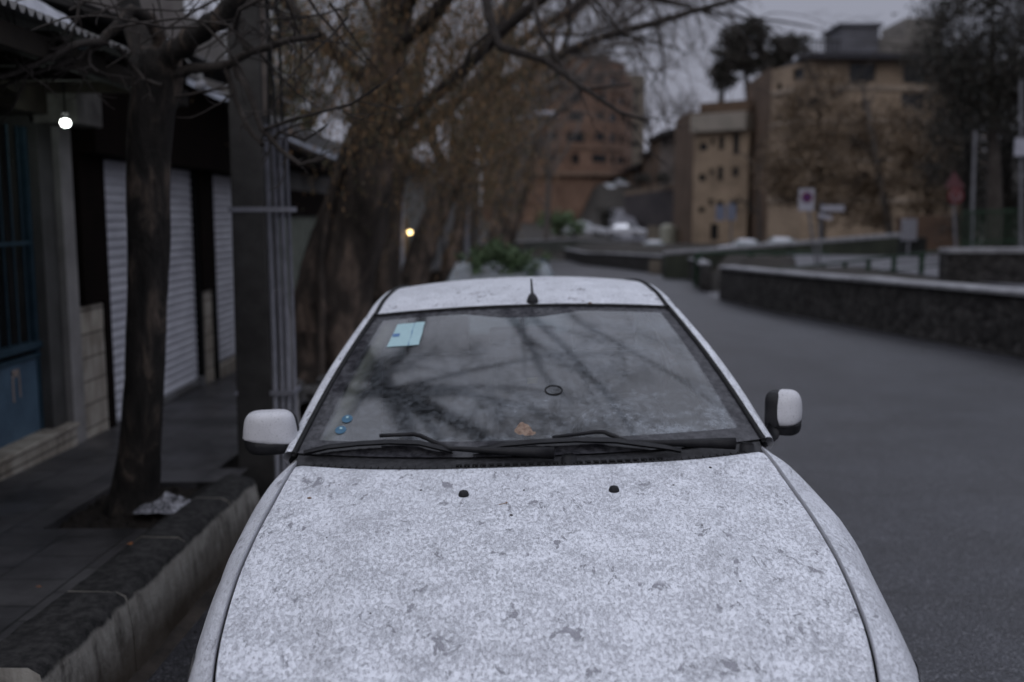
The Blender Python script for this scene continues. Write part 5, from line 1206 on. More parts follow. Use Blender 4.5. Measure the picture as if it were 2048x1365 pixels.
# ============================================================ other vehicles, built once and copied
def small_car(name, lab, mat, grp):
    o = empty(name, label=lab, cat='car', group=grp); LSx = np.linspace
    prof = pchip([-2.0, -1.95, -1.2, -.75, -.1, .7, 1.3, 1.9, 2.0], [.55, .68, .90, .95, 1.38, 1.40, 1.02, .92, .6])
    m = MB(); rows = []
    for y in LSx(-2, 2, 50):
        zt = prof(y); cab = smooth(zt, .96, 1.3); hw = .80 - .06 * (abs(y) / 2) ** 4; hr = hw - .22 * cab
        rows.append([(-hw + .06, y, .25), (-hw, y, .45), (-hw, y, min(.78, zt - .1)), (-hw + .06, y, min(.92, zt - .04)), (-hr, y, max(min(.93, zt - .03), zt - .07)), (-hr * .7, y, zt), (0, y, zt + .02), (hr * .7, y, zt), (hr, y, max(min(.93, zt - .03), zt - .07)), (hw - .06, y, min(.92, zt - .04)), (hw, y, min(.78, zt - .1)), (hw, y, .45), (hw - .06, y, .25)])
    m.grid(rows, flip=True)
    for r_ in (rows[0], rows[-1]): m.add(r_, [tuple(range(13))])
    m.build('body', mat, o, smooth=True)
    for (ya, yb, za, zb) in ((-.78, -.14, .965, 1.365), (1.26, .76, 1.05, 1.385)):
        m = MB(); sgn = -1 if ya < 0 else 1
        m.grid([[(u * (.66 - .12 * v), ya + (yb - ya) * v + sgn * .03, za + (zb - za) * v + .03) for u in LSx(-1, 1, 7)] for v in LSx(0, 1, 5)], flip=ya > 0); m.build('windscreen', CM['glass2'], o, smooth=True)
    for sg in (-1, 1):
        m = MB(); m.grid([[(sg * (.765 - .20 * v), y * (1 - .25 * v) + .25, .96 + .36 * v) for y in LSx(-.75, .85, 6)] for v in LSx(0, 1, 4)], flip=sg > 0); m.build('side_window', CM['glass2'], o)
        for y in (-1.25, 1.25):
            m = MB(); m.tube([(sg * .62, y, .29), (sg * .82, y, .29)], .29, 18); w_ = m.build('wheel', CM['tyre'], o); m = MB(); m.tube([(sg * .80, y, .29), (sg * .828, y, .29)], .18, 12); m.build('rim', CM['rim'], w_)
        m = MB(); m.box(min(sg * .45, sg * .72), max(sg * .45, sg * .72), -2.02, -1.93, .56, .68); m.build('headlight', CM['lens'], o)
        m = MB(); m.box(min(sg * .5, sg * .72), max(sg * .5, sg * .72), 1.93, 2.02, .62, .80); m.build('tail_light', CM['redlens'], o)
    return o
WHP = simple('white_car_paint', (.55, .56, .60), (.48, .49, .53), .3, 3)
c1 = small_car('parked_car', 'white car parked directly behind the foreground car, green boughs heaped on it', simple('pale_blue_white_paint', (.24, .27, .30), (.20, .23, .26), .3, 3), None)
c1.location = (-.12, 12.0, gz(12.0) + .01); c1.rotation_euler = (CPITCH, 0, R(-2))
if 'group' in c1.keys(): del c1['group']
c2 = small_car('parked_car', 'white car parked below the brick tower at the end of the street', WHP, 'small far cars on the hillside')
c2.location = (xy(1170, 92), 92, zy(474, 92)); c2.rotation_euler = (0, 0, R(70))
for px, py, y, rz, lab in ((1254, 476, 97, 60, 'white car at the foot of the steep hillside lane'), (1219, 388, 136, 10, 'white car at the top of the steep hillside lane'), (1243, 380, 139, 15, 'bluish car behind the white one at the lane top'),
                           (1317, 516, 80, 85, 'roof of a car showing above the far wall, left of the beige block'), (1502, 524, 62, 88, 'pale car behind the ramp wall below the beige block'), (1572, 522, 60, 88, 'pale car behind the ramp wall below the ochre block')):
    c = copy_tree(c2); c['label'] = lab; c.location = (xy(px, y), y, zy(py, y)); c.rotation_euler = (0, 0, R(rz))
# street lamp over the road
o = empty('street_lamp', at(934, 560, 32), label='street lamp with a long curved arm and flat pale head over the road', cat='street lamp'); b = at(934, 560, 32); zb = gz(32)
LPM = simple('lamp_metal', (.22, .22, .24), (.16, .16, .18), .4, 6)
m = MB(); m.tube([(b.x, 32, zb), (b.x, 32, zb + 2), at(936, 330, 32), at(950, 275, 32), at(985, 248, 32), at(1030, 238, 32), at(1070, 234, 32)], [.08, .07, .055, .05, .045, .04, .035], 8); m.build('lamp_post', LPM, o, world=True, smooth=True)
m = MB(); superbox(m, at(1093, 228, 32), .38, .16, .075, .6); m.build('lamp_head', simple('pale_lamp_head', (.42, .42, .46), (.36, .36, .4), .4), o, world=True, smooth=True)
# ============================================================ trees
def bark(name, c1, c2, c3, sc=6):
    t = NT(name); v = t.coord((1, 1, .35)); n1 = t.noise(sc, 6, .65, v, .6); n2 = t.noise(sc * 5, 5, .7, v)
    vo = t.node('ShaderNodeTexVoronoi', Scale=sc * 1.3); t.link(v, vo.inputs['Vector'])
    col = t.ramp(n1, [(.32, c1), (.52, c2), (.68, c3)]); col = t.mix(.4, col, t.mix(1, col, t.ramp(n2, [(.3, .5), (.7, 1.4)]), 'MULTIPLY'))
    t.set(Base_Color=col, Roughness=.9, Specular_IOR_Level=.2, Normal=t.bump(t.math('ADD', t.math('MULTIPLY', n2, .6), t.math('ADD', n1, t.math('MULTIPLY', vo.outputs['Distance'], .5))), .04, .9)); return t.mat
BK_Y = bark('young_tree_bark', (.014, .013, .012), (.032, .028, .025), (.13, .10, .08), 9)
BK_P = bark('plane_tree_bark', (.022, .019, .016), (.075, .060, .050), (.24, .175, .135), 3.4)
BK_T = bark('twig_bark', (.035, .03, .027), (.055, .047, .042), (.085, .075, .068), 9)
BK_G = bark('pale_twig_bark', (.09, .08, .072), (.12, .105, .095), (.17, .15, .135), 5)
def leafmat(name, cols, rough=.75):
    t = NT(name); oi = t.node('ShaderNodeNewGeometry')
    col = t.ramp(oi.outputs['Random Per Island'], [(i / (len(cols) - 1), c) for i, c in enumerate(cols)])
    t.set(Base_Color=col, Roughness=rough); 
    return t.mat
LF_BRN = leafmat('dry_brown_leaves', [(.05, .042, .025), (.095, .066, .036), (.17, .10, .045), (.23, .13, .055), (.08, .07, .034), (.05, .05, .027)])
LF_RUST = leafmat('rusty_leaves', [(.085, .062, .042), (.14, .098, .062), (.20, .14, .085), (.115, .082, .055)])
LF_DG = leafmat('dark_evergreen', [(.014, .017, .012), (.024, .024, .018), (.036, .030, .022), (.030, .022, .017)])
LF_GRN = leafmat('green_boughs', [(.05, .09, .035), (.09, .15, .06), (.16, .22, .11), (.03, .06, .025)])
LF_OLV = leafmat('olive_foliage', [(.05, .055, .025), (.085, .085, .035), (.12, .10, .045)])
class Leaves:
    def __init__(s): s.v = []; 
    def clump(s, c, r_, n_, sz, q, flat=1.0, droop=0):
        P = q.normal(0, .5, (n_, 3)) * np.array([r_[0], r_[1], r_[2]]) + np.array(c)
        A = q.normal(0, 1, (n_, 3)); A /= np.linalg.norm(A, axis=1)[:, None]; A[:, 2] *= flat
        if droop: A = A * .4 + np.array([0, 0, -droop])
        B = np.cross(A, q.normal(0, 1, (n_, 3))); B /= np.linalg.norm(B, axis=1)[:, None] + 1e-6
        s_ = sz * q.uniform(.6, 1.3, (n_, 1)); A = A * s_; B = B * s_ * (.25 if droop else .55)
        s.v.append(np.stack([P - A, P + B, P + A, P - B], 1))
    def build(s, name, mat, parent, origin=(0, 0, 0)):
        V = np.concatenate(s.v).reshape(-1, 3); n_ = len(V) // 4; me = bpy.data.meshes.new(name)
        me.vertices.add(len(V)); me.vertices.foreach_set('co', V.ravel()); me.loops.add(len(V)); me.loops.foreach_set('vertex_index', np.arange(len(V)))
        me.polygons.add(n_); me.polygons.foreach_set('loop_start', np.arange(n_) * 4); me.polygons.foreach_set('loop_total', np.full(n_, 4)); me.update(calc_edges=True); me.materials.append(mat)
        o = bpy.data.objects.new(name, me); COL.objects.link(o)
        if parent: o.parent = parent; o.matrix_parent_inverse = Matrix.LocRotScale(parent.location, parent.rotation_euler, None).inverted()
        return o
def limb(mb, a, d, L, r0, q, wob=.25, seg=6, sag=0, n=6, r1=None, up=0):
    pts = [Vector(a)]; d = Vector(d).normalized(); rad = [r0]; r1 = r0 * .35 if r1 is None else r1
    for k in range(seg):
        d = (d + Vector((q.uniform(-1, 1), q.uniform(-1, 1), q.uniform(-1, 1))) * wob * .5 + Vector((0, 0, up - sag))).normalized()
        pts.append(pts[-1] + d * (L / seg)); rad.append(r0 + (r1 - r0) * (k + 1) / seg)
    mb.tube(pts, rad, n, cap=False); return pts, rad, d
def spray(mb, pts, rad, q, lv, L, dens=1.0, sag=.0, up=.05, ang=.9, tips=None, wob=.5):
    """side shoots off a limb, recursively"""
    if lv == 0: return
    cnt = max(1, int(len(pts) * dens))
    for _ in range(cnt):
        t_ = q.uniform(.25, 1); i = min(int(t_ * (len(pts) - 1)), len(pts) - 2); f = t_ * (len(pts) - 1) - i; p = pts[i].lerp(pts[i + 1], f)
        base = (pts[i + 1] - pts[i]).normalized(); sd = Vector((q.gauss(0, 1), q.gauss(0, 1), q.gauss(0, 1))); sd = (sd - base * sd.dot(base)).normalized()
        d = base * math.cos(ang) + sd * math.sin(ang); r0 = max(.0035, rad[i] * q.uniform(.35, .6)); l_ = L * q.uniform(.6, 1.25) * (1.15 - .4 * t_)
        P, RR, dd = limb(mb, p, d, l_, r0, q, wob, 5 if lv > 1 else 4, sag, 5 if lv > 1 else 3, max(.002, r0 * .35), up)
        if tips is not None and lv <= 1: tips += [P[-1], P[len(P) // 2]]
        spray(mb, P, RR, q, lv - 1, l_ * .55, dens, sag, up, ang, tips, wob)
def pix(pts):  return [at(*p) for p in pts]
# ---- the young street tree by the kerb
q = random.Random(11); YT = 5.10
tb = at(262, 1030, YT); ty_ = empty('street_tree', (tb.x, YT, gz(YT) + .25), label='bare young street tree rising from the earth square by the kerb', cat='tree')
m = MB(); path = [(266, 1040, YT), (270, 985, YT), (278, 900, YT), (288, 760, YT), (293, 600, YT), (298, 470, YT), (301, 330, YT), (305, 220, YT), (312, 150, YT)]
rad = [.165, .128, .112, .104, .100, .104, .100, .105, .115]
P = pix(path); 
def trunk(mb, P, rad, q, n=20, amp=.07, sub=5):
    PP, RR = [], []
    for i in range(len(P) - 1):
        for k in range(sub): PP.append(P[i].lerp(P[i + 1], k / sub)); RR.append(rad[i] + (rad[i + 1] - rad[i]) * k / sub)
    PP.append(P[-1]); RR.append(rad[-1]); b0 = len(mb.v); mb.tube(PP, RR, n, cap=False); ph = [q.uniform(0, 6.28) for _ in range(8)]
    for i, c in enumerate(PP):
        for k in range(n):
            v_ = Vector(mb.v[b0 + i * n + k]); a = 2 * math.pi * k / n
            s = 1 + amp * (math.sin(a * 2 + ph[0] + i * .12) + .7 * math.sin(a * 3 + ph[1] - i * .21) + .5 * math.sin(a * 5 + ph[2] + i * .33) + .8 * math.sin(i * .45 + ph[3] + a) * .6) + q.uniform(-.02, .02)
            mb.v[b0 + i * n + k] = tuple(c + (v_ - c) * s)
trunk(m, P, rad, q); m.ball(P[-1] + Vector((0, 0, .02)), .135, 12, (1, .9, 1), .25, q)
big = []
def L_(pts, r0, r1): 
    PP = pix(pts); n_ = len(PP); R_ = [r0 + (r1 - r0) * i / (n_ - 1) for i in range(n_)]
    S, SR = [], []
    for i in range(n_ - 1):
        for k in range(3):
            j = PP[i].lerp(PP[i + 1], k / 3); S.append(j + Vector((q.uniform(-1, 1), q.uniform(-1, 1), q.uniform(-1, 1))) * .25 * R_[i]); SR.append(R_[i] + (R_[i + 1] - R_[i]) * k / 3)
    S.append(PP[-1]); SR.append(R_[-1]); return S, SR
limbs = [([(310, 150, 5.1), (345, 105, 5.0), (400, 65, 4.9), (455, 25, 4.8), (520, -60, 4.7), (640, -190, 4.5)], .062, .036),
         ([(308, 160, 5.1), (290, 100, 5.2), (265, 50, 5.3), (250, -40, 5.5), (240, -200, 5.8)], .075, .045),
         ([(315, 140, 5.1), (318, 80, 5.05), (300, 40, 5.0), (262, 22, 4.9), (235, 50, 4.8), (205, 85, 4.75)], .04, .022),
         ([(330, 150, 5.1), (380, 138, 5.0), (450, 130, 4.9), (500, 105, 4.75), (560, 85, 4.6), (640, 70, 4.5)], .030, .012),
         ([(205, 85, 4.75), (150, 90, 4.6), (90, 120, 4.5), (30, 145, 4.4), (-40, 165, 4.3)], .020, .010),
         ([(205, 85, 4.75), (160, 120, 4.7), (100, 135, 4.6), (60, 150, 4.55), (0, 175, 4.5)], .018, .006),
         ([(150, 90, 4.6), (110, 100, 4.55), (40, 85, 4.5), (-10, 78, 4.4)], .014, .006),
         ([(500, 105, 4.75), (470, 60, 4.7), (480, 20, 4.6), (560, -20, 4.5)], .014, .008),
         ([(470, 135, 4.85), (500, 190, 4.8), (525, 260, 4.75), (560, 300, 4.7), (600, 330, 4.65), (650, 318, 4.6)], .018, .008),
         ([(452, 130, 4.9), (470, 200, 4.9), (505, 270, 4.85), (525, 290, 4.8)], .015, .012),
         ([(540, 285, 4.75), (560, 265, 4.7), (610, 280, 4.65), (655, 250, 4.6)], .010, .005),
         ([(525, 260, 4.75), (600, 235, 4.6), (700, 210, 4.4), (760, 170, 4.3)], .009, .005),
         ([(235, 95, 4.8), (262, 130, 4.9), (290, 160, 4.9), (325, 172, 4.8)], .013, .009),
         ([(120, 130, 4.65), (165, 140, 4.7), (175, 150, 4.7)], .012, .008),
         ([(178, 100, 4.7), (180, 130, 4.7), (195, 145, 4.65)], .012, .006),
         ([(350, 195, 5.0), (400, 185, 4.95), (460, 175, 4.9)], .008, .005)]
cm = MB(); tips = []
for i, (pts, r0, r1) in enumerate(limbs):
    S, SR = L_(pts, r0, r1)
    (m if i < 3 else cm).tube(S, SR, 10 if i < 3 else 7, cap=False)
    if i == 3 or i >= 4:
        spray(cm, S, [min(r, .010) for r in SR], q, 2, .24, .55 if i < 6 else .35, 0, .06, .8, None, .55)
    if i in (0, 1): big.append((S, SR))
m.build('trunk', BK_Y, ty_, world=True, smooth=True)
# crown above the frame: limbs fan over the car; the windscreen mirrors them
S, SR = big[0]
for k in range(9):
    d = Vector((q.uniform(.3, 1.5), q.uniform(-1.3, .9), q.uniform(.5, 1.3))); PP, RR, dd = limb(cm, S[-1 - (k % 4)], d, q.uniform(2.2, 3.6), .030, q, .35, 8, 0, 7, .010, .02)
    spray(cm, PP, RR, q, 3, 1.0, .8, .0, .04, .8, None, .5)
S, SR = big[1]
for k in range(5):
    d = Vector((q.uniform(-.6, 1.4), q.uniform(-.8, .9), 1.2)); PP, RR, dd = limb(cm, S[-1 - (k % 3)], d, q.uniform(2, 3.2), .03, q, .35, 8, 0, 7, .010, .02)
    spray(cm, PP, RR, q, 3, .9, .7, .0, .05, .8, None, .5)
# hanging twigs that cross the upper left
for k in range(26):
    px = q.uniform(120, 700); py = q.uniform(-60, 60); p = at(px, py, q.uniform(4.3, 5.4)); PP, RR, dd = limb(cm, p, Vector((q.uniform(-1, 1), q.uniform(-.5, .5), q.uniform(-.9, .5))), q.uniform(.3, .7), .007, q, .5, 5, 0, 5, .003)
    spray(cm, PP, RR, q, 1, .22, .6, 0, .05, .8, None, .5)
cm.build('crown', BK_T, ty_, world=True, smooth=True)
# ---- plane trees leaning over the road
def plane_tree(lab, path, rad, seed, crown, leaf=None, nleaf=0, twig=.8, roots=True, barkm=BK_P, tw=BK_T, name='plane_tree', density=.6, lv=3, grp='plane trees along the left pavement', leafsz=.05, sag=0.0, clr=None, droop=0):
    q = random.Random(seed); qn = np.random.default_rng(seed); P = pix(path); b = P[0]
    o = empty(name, (b.x, b.y, b.z), label=lab, cat='tree', group=grp); m = MB(); trunk(m, P, rad, q, 24, .085, 6)
    if roots:
        for k in range(7):
            a = k * .9 + q.uniform(0, .5); r_ = rad[0]; m.tube([P[0] + Vector((math.cos(a) * r_ * .5, math.sin(a) * r_ * .5, r_ * 1.1)), P[0] + Vector((math.cos(a) * r_ * 1.0, math.sin(a) * r_ * 1.0, r_ * .3)), P[0] + Vector((math.cos(a) * r_ * 1.5, math.sin(a) * r_ * 1.5, -.12))], [r_ * .45, r_ * .3, r_ * .15], 8)
    m.build('trunk', barkm, o, world=True, smooth=True); cm = MB(); tips = []
    for (a, d, L, r0) in crown:
        st = at(*a) if len(a) == 3 else P[-1]
        PP, RR, dd = limb(cm, st, d, L, r0, q, .3, 9, sag * .4, 8, r0 * .3, .0)
        spray(cm, PP, RR, q, lv, L * .36, density, sag, .03 if not sag else 0, .85, tips, .5)
    cm.build('crown', tw, o, world=True, smooth=True)
    if leaf:
        lv_ = Leaves()
        if clr:
            for (px, py, y, rx, rz, k) in clr:
                for _ in range(k):
                    c = at(px + q.gauss(0, .55) * rx, py + q.gauss(0, .55) * rz, y + q.gauss(0, .6)); lv_.clump(c, (.40, .40, .42), nleaf, leafsz, qn, 1, droop)
        else:
            for tp in q.sample(tips, min(len(tips), 400)): lv_.clump(tp, (.15, .15, .18), nleaf, leafsz, qn, 1, droop)
        lv_.build('leaves', leaf, o)
    return o
V = Vector
plane_tree('great plane tree with a massive leaning trunk, nearest behind the utility pole', [(618, 800, 10.2), (632, 740, 10.2), (652, 640, 10.2), (677, 550, 10.2), (704, 450, 10.2), (728, 360, 10.1), (750, 250, 10.0), (775, 120, 9.9), (805, -60, 9.7)],
           [.58, .47, .41, .385, .37, .32, .22, .17, .14], 21,
           [((745, 300, 10.1), V((1, -.3, .9)), 5.5, .07), ((760, 200, 10), V((-1, -.2, 1.0)), 4.0, .06), ((770, 120, 9.9), V((1, -.9, .5)), 6.0, .065), ((805, -60, 9.7), V((.6, -.6, 1.2)), 6.5, .10), ((805, -60, 9.7), V((-.5, -.9, 1)), 6, .09), ((790, 40, 9.8), V((.9, -1.4, .7)), 6.5, .07), ((730, 350, 10.1), V((-.9, .1, .25)), 2.6, .05)],
           LF_BRN, 34, clr=[(720, 60, 9.4, 150, 110, 80), (850, 110, 10.0, 170, 180, 150), (950, 80, 11, 150, 120, 120), (970, 250, 11.5, 90, 170, 110), (850, 290, 10.5, 110, 110, 70), (740, 240, 9.3, 90, 110, 60), (620, 120, 10, 110, 130, 40)], density=.55, leafsz=.030, droop=.8)
m = MB(); m.tube(pix([(638, 810, 9.5), (640, 700, 9.5), (645, 600, 9.6), (640, 520, 9.7), (655, 430, 9.8), (690, 330, 9.8)]), [.05, .042, .04, .036, .03, .02], 8)
tag(m.build('ivy_stem', BK_P, origin=tuple(at(638, 800, 9.5)), smooth=True), 'thick old climbing stem growing up the face of the great plane trunk', 'climbing plant')
plane_tree('second plane tree, its reddish trunk half hidden behind the great one', [(768, 640, 15.5), (772, 570, 15.5), (780, 480, 15.5), (788, 390, 15.4), (812, 260, 15.2), (850, 60, 15)], [.30, .23, .17, .13, .12, .1], 22,
           [((805, 300, 15.3), V((1, -.2, 1)), 5, .11), ((850, 60, 15), V((.8, -.5, 1)), 6, .12), ((820, 200, 15.2), V((-1, .2, .8)), 4, .09)], LF_BRN, 34, clr=[(880, 220, 15, 130, 200, 110), (990, 220, 15, 90, 190, 120)], density=.45, leafsz=.04, droop=.8)
plane_tree('third plane tree, dark trunk leaning strongly right just beyond the amber lamp', [(815, 600, 20.5), (830, 555, 20.5), (856, 470, 20.5), (885, 395, 20.4), (930, 300, 20.2), (985, 150, 20), (1040, 0, 19.7)], [.36, .28, .245, .23, .2, .16, .13], 23,
           [((900, 370, 20.3), V((-.3, -.2, 1)), 6, .12), ((960, 200, 20), V((1, -.2, .9)), 6, .12), ((1040, 0, 19.7), V((1, -.3, .25)), 5.5, .055), ((1040, 0, 19.7), V((.7, -.4, 1)), 5, .11), ((1040, -40, 19.7), V((1.2, -.6, .0)), 4.5, .05)], density=.6, lv=3, sag=.10)
plane_tree('fourth plane tree with a pale-edged slim trunk', [(892, 590, 27), (903, 545, 27), (917, 465, 27), (930, 360, 27), (955, 220, 27), (990, 40, 27)], [.5, .32, .17, .15, .13, .1], 24,
           [((930, 360, 27), V((1, 0, 1)), 5, .1), ((955, 220, 27), V((1, .2, .9)), 6, .1), ((990, 40, 27), V((.8, 0, 1)), 6, .11), ((940, 300, 27), V((.6, -.4, .8)), 6, .1)], density=.6, tw=BK_G)
plane_tree('fifth plane tree, bare and grey, beside the far bend', [(985, 540, 42), (990, 480, 42), (1005, 380, 42), (1030, 250, 42), (1060, 100, 42)], [.4, .32, .27, .2, .15], 25,
           [((1000, 420, 42), V((.5, 0, 1)), 7, .13), ((1030, 250, 42), V((.9, .1, .8)), 8, .13), ((1060, 100, 42), V((.9, 0, .8)), 8, .12), ((1010, 340, 42), V((-.6, .2, 1)), 7, .12), ((1040, 200, 42), V((1, 0, .3)), 7, .1)], LF_OLV, 16, clr=[(985, 300, 42, 60, 150, 60)], density=.8, tw=BK_G, lv=3, leafsz=.06)
plane_tree('sixth plane tree, bare, leaning over the road before the brick tower', [(1000, 540, 52), (1030, 440, 52), (1060, 330, 52), (1085, 200, 52), (1110, 60, 52)], [.4, .34, .28, .2, .15], 26,
           [((1040, 400, 52), V((.2, 0, 1)), 9, .14), ((1080, 220, 52), V((1, .1, .7)), 8, .13), ((1110, 60, 52), V((1, 0, .6)), 9, .13), ((1110, 60, 52), V((.4, 0, 1)), 8, .12)], LF_BRN, 14, clr=[(1010, 380, 52, 60, 100, 50), (1060, 250, 52, 60, 130, 40)], density=.8, tw=BK_G, lv=3, leafsz=.06)
# long drooping twigs over the middle of the road, from the great plane's outer limb
q = random.Random(77); cm = MB(); o = empty('overhanging_limb', at(960, -200, 8.5), label='dark bare limb with drooping twigs hanging into the top centre of the view', cat='tree limb')
for pts, r0, r1 in (([(880, -260, 8.6), (960, -60, 8.4), (985, 60, 8.2), (1000, 95, 8.1), (1090, 120, 7.9), (1150, 165, 7.8), (1240, 225, 7.6), (1300, 245, 7.5)], .05, .009), ([(985, 60, 8.2), (940, 100, 8.2), (930, 120, 8.2)], .018, .008), ([(960, -60, 8.4), (1060, -30, 8.2), (1080, 60, 8), (1120, 130, 7.9), (1160, 180, 7.8), (1260, 170, 7.6)], .028, .007), ([(1060, -30, 8.2), (1180, -10, 8), (1240, 60, 7.8), (1290, 90, 7.7)], .018, .006)):
    PP = pix(pts); RR = [r0 + (r1 - r0) * i / (len(PP) - 1) for i in range(len(PP))]; cm.tube(PP, RR, 8, cap=False); spray(cm, PP, [min(r, .012) for r in RR], q, 2, .6, .7, .12, 0, .7, None, .45)
cm.build('crown', BK_T, o, world=True, smooth=True)
q = random.Random(78); cm = MB(); o = empty('willow_twigs', at(1200, -300, 22), label='curtain of fine hanging grey twigs across the top centre against the sky', cat='tree crown')
PP = pix([(1010, -160, 20), (1120, -230, 21), (1260, -210, 22), (1420, -200, 22), (1560, -170, 22)]); cm.tube(PP, [.12, .1, .08, .06, .03], 8)
for k in range(150):
    t_ = q.random() ** 1.3; px = 1040 + 400 * t_ + (q.uniform(0, 150) if q.random() < .06 else 0); depth = q.uniform(17, 25); p = at(px, q.uniform(-200, -60), depth); ln = (q.uniform(1.6, 3.6) * (1.1 - .5 * t_)) * (1.1 if px < 1400 else .6)
    P_, R_, d_ = limb(cm, p, V((q.uniform(-.5, .9), q.uniform(-.3, .3), -.25)), ln, .016, q, .4, 10, .14, 4, .005); spray(cm, P_, R_, q, 2, .55, .6, .16, 0, .6, None, .4)
cm.build('twigs', BK_G, o, world=True)
# ---- green boughs heaped on the car behind
o = empty('green_boughs', at(1000, 545, 10.8), label='heap of leafy green boughs lying over the parked car behind', cat='bough'); qn = np.random.default_rng(8); q = random.Random(8); lv_ = Leaves(); cm = MB()
for k in range(95):
    px = q.gauss(1000, 29); py = 528 - 24 * math.exp(-((px - 988) / 34) ** 2) + q.gauss(0, 11); c = at(px, py, q.uniform(10.3, 11.0)); lv_.clump(c, (.07, .07, .06), 46, .022, qn, .7)
for k in range(14):
    c = at(q.uniform(960, 1040), q.uniform(530, 550), 10.7); limb(cm, c, V((q.uniform(-1, 1), q.uniform(-.3, .3), q.uniform(.1, .9))), q.uniform(.15, .32), .006, q, .3, 4, .1, 4, .003)
lv_.build('leaves', LF_GRN, o); cm.build('stems', BK_T, o, world=True)
# ---- trees before and beside the ochre block
def soft_tree(name, lab, path, rad, blobs, leaf, sz, seed, tw=BK_T, grp=None, n=40, cl=(.5, .5, .4), br=7, barkm=BK_T):
    q = random.Random(seed); qn = np.random.default_rng(seed); P = pix(path); o = empty(name, tuple(P[0]), label=lab, cat='tree', group=grp); m = MB(); trunk(m, P, rad, q, 12, .05, 4); m.build('trunk', barkm, o, world=True, smooth=True)
    cm = MB()
    for k in range(br):
        i = q.randrange(len(P) // 2, len(P)); L = (P[-1] - P[0]).length * .38; PP, RR, dd = limb(cm, P[i], V((q.uniform(-1, 1), q.uniform(-.6, .6), q.uniform(.1, 1))), L, rad[-1] * 1.2, q, .35, 7, 0, 5, rad[-1] * .3); spray(cm, PP, RR, q, 2, L * .4, .7, 0, .03, .8, None, .5)
    cm.build('crown', tw, o, world=True)
    if blobs:
        lv_ = Leaves()
        for (px, py, y, rx, rz, k) in blobs:
            for _ in range(k):
                a = q.uniform(0, 6.28); rr = math.sqrt(q.random()); c = at(px + math.cos(a) * rr * rx, py + math.sin(a) * rr * rz, y + q.uniform(-1, 1) * rx * y / FPX * .5); lv_.clump(c, cl, n, sz, qn)
        lv_.build('leaves', leaf, o)
    return o
soft_tree('rusty_tree', 'upright tree with thin rusty leaves in front of the ochre block, behind the no-parking sign', [(1645, 520, 44), (1643, 420, 44), (1640, 320, 44), (1638, 220, 44), (1635, 150, 44)], [.17, .14, .11, .08, .04], [(1640, 230, 44, 60, 90, 30), (1620, 350, 44, 80, 80, 50), (1570, 300, 44, 35, 90, 12)], LF_RUST, .085, 31, n=100, cl=(.6, .6, .45))['label'] = 'upright tree with thin rusty leaves behind the no-parking sign'
soft_tree('rusty_tree', 'pale leaning tree trunk with rusty leaves, right of the street-name plates', [(1785, 500, 46), (1772, 420, 46), (1755, 330, 46), (1738, 240, 46), (1725, 170, 46)], [.20, .17, .15, .11, .05], [(1745, 290, 47, 100, 100, 60), (1700, 400, 47, 90, 60, 40), (1860, 300, 47, 70, 90, 40)], LF_RUST, .085, 32, n=100, cl=(.6, .6, .45), barkm=BK_G)
soft_tree('rusty_tree', 'bushy rusty tree between the leaning trunk and the round red sign', [(1850, 520, 44), (1852, 440, 44), (1858, 360, 44), (1862, 300, 44)], [.16, .13, .10, .05], [(1850, 340, 44, 80, 80, 50), (1900, 280, 45, 70, 110, 50), (1870, 420, 44, 60, 24, 8)], LF_RUST, .085, 33, n=100, cl=(.6, .6, .45))
soft_tree('rusty_tree', 'thin brown-leaved tree at the brown side of the beige block', [(1520, 500, 60), (1518, 430, 60), (1516, 340, 60)], [.14, .1, .05], [(1520, 330, 60, 45, 50, 10), (1490, 400, 60, 26, 34, 4)], LF_RUST, .085, 34, n=16, cl=(.5, .5, .4))
for i, (px, py, rx, rz, y, k, lab) in enumerate(((1985, 80, 130, 130, 30, 190, 'tall dark evergreen filling the upper right corner'), (1935, 220, 90, 130, 36, 60, 'dark evergreen standing left of the corner tree, above the red sign'), (2010, 330, 120, 130, 34, 130, 'low dark evergreen at the right edge behind the white plate'), (2090, 180, 90, 160, 32, 90, 'dark evergreen cut by the right edge of the picture'), (1860, 115, 50, 34, 62, 30, 'dark tree top spreading over the roof of the ochre block'))):
    b = at(px, 500, y); yb = y
    soft_tree('evergreen_tree', lab, [(px, 520, y), (px + 4, 400, y), (px, 250, y), (px - 2, max(py - rz * .5, -40), y)], [.26, .22, .15, .05], [(px, py, y, rx, rz, k), (px - 10, py + rz * .9, y, rx * .8, rz * .45, k // 3)], LF_DG, .055, 40 + i, n=90, cl=(.75, .7, .5), br=6, grp='dark evergreens at the right')
# ---- umbrella pines on the skyline
for i, (path, blobs, lab) in enumerate((
        ([(1500, 260, 112), (1497, 200, 112), (1492, 150, 112), (1486, 90, 112)], [(1490, 70, 112, 42, 26, 34), (1462, 100, 112, 30, 20, 18), (1518, 112, 112, 26, 26, 20), (1455, 140, 112, 26, 14, 12), (1492, 130, 112, 34, 14, 14), (1446, 165, 112, 14, 10, 6)], 'tallest umbrella pine, black against the sky above the beige block'),
        ([(1441, 260, 112), (1442, 200, 112), (1446, 160, 112), (1455, 140, 112)], [(1452, 158, 112, 22, 12, 9)], 'slim pine trunk with a sparse top left of the tallest umbrella pine'),
        ([(1572, 240, 108), (1574, 160, 108), (1580, 110, 108)], [(1582, 92, 108, 36, 20, 24), (1560, 118, 108, 22, 14, 10), (1545, 150, 108, 14, 30, 12)], 'lower umbrella pine just behind the left end of the ochre block roof'))):
    soft_tree('umbrella_pine', lab, path, [.40, .35, .28, .15], blobs, LF_DG, .24, 60 + i, n=60, cl=(.9, .8, .5), br=6, grp='umbrella pines on the skyline')
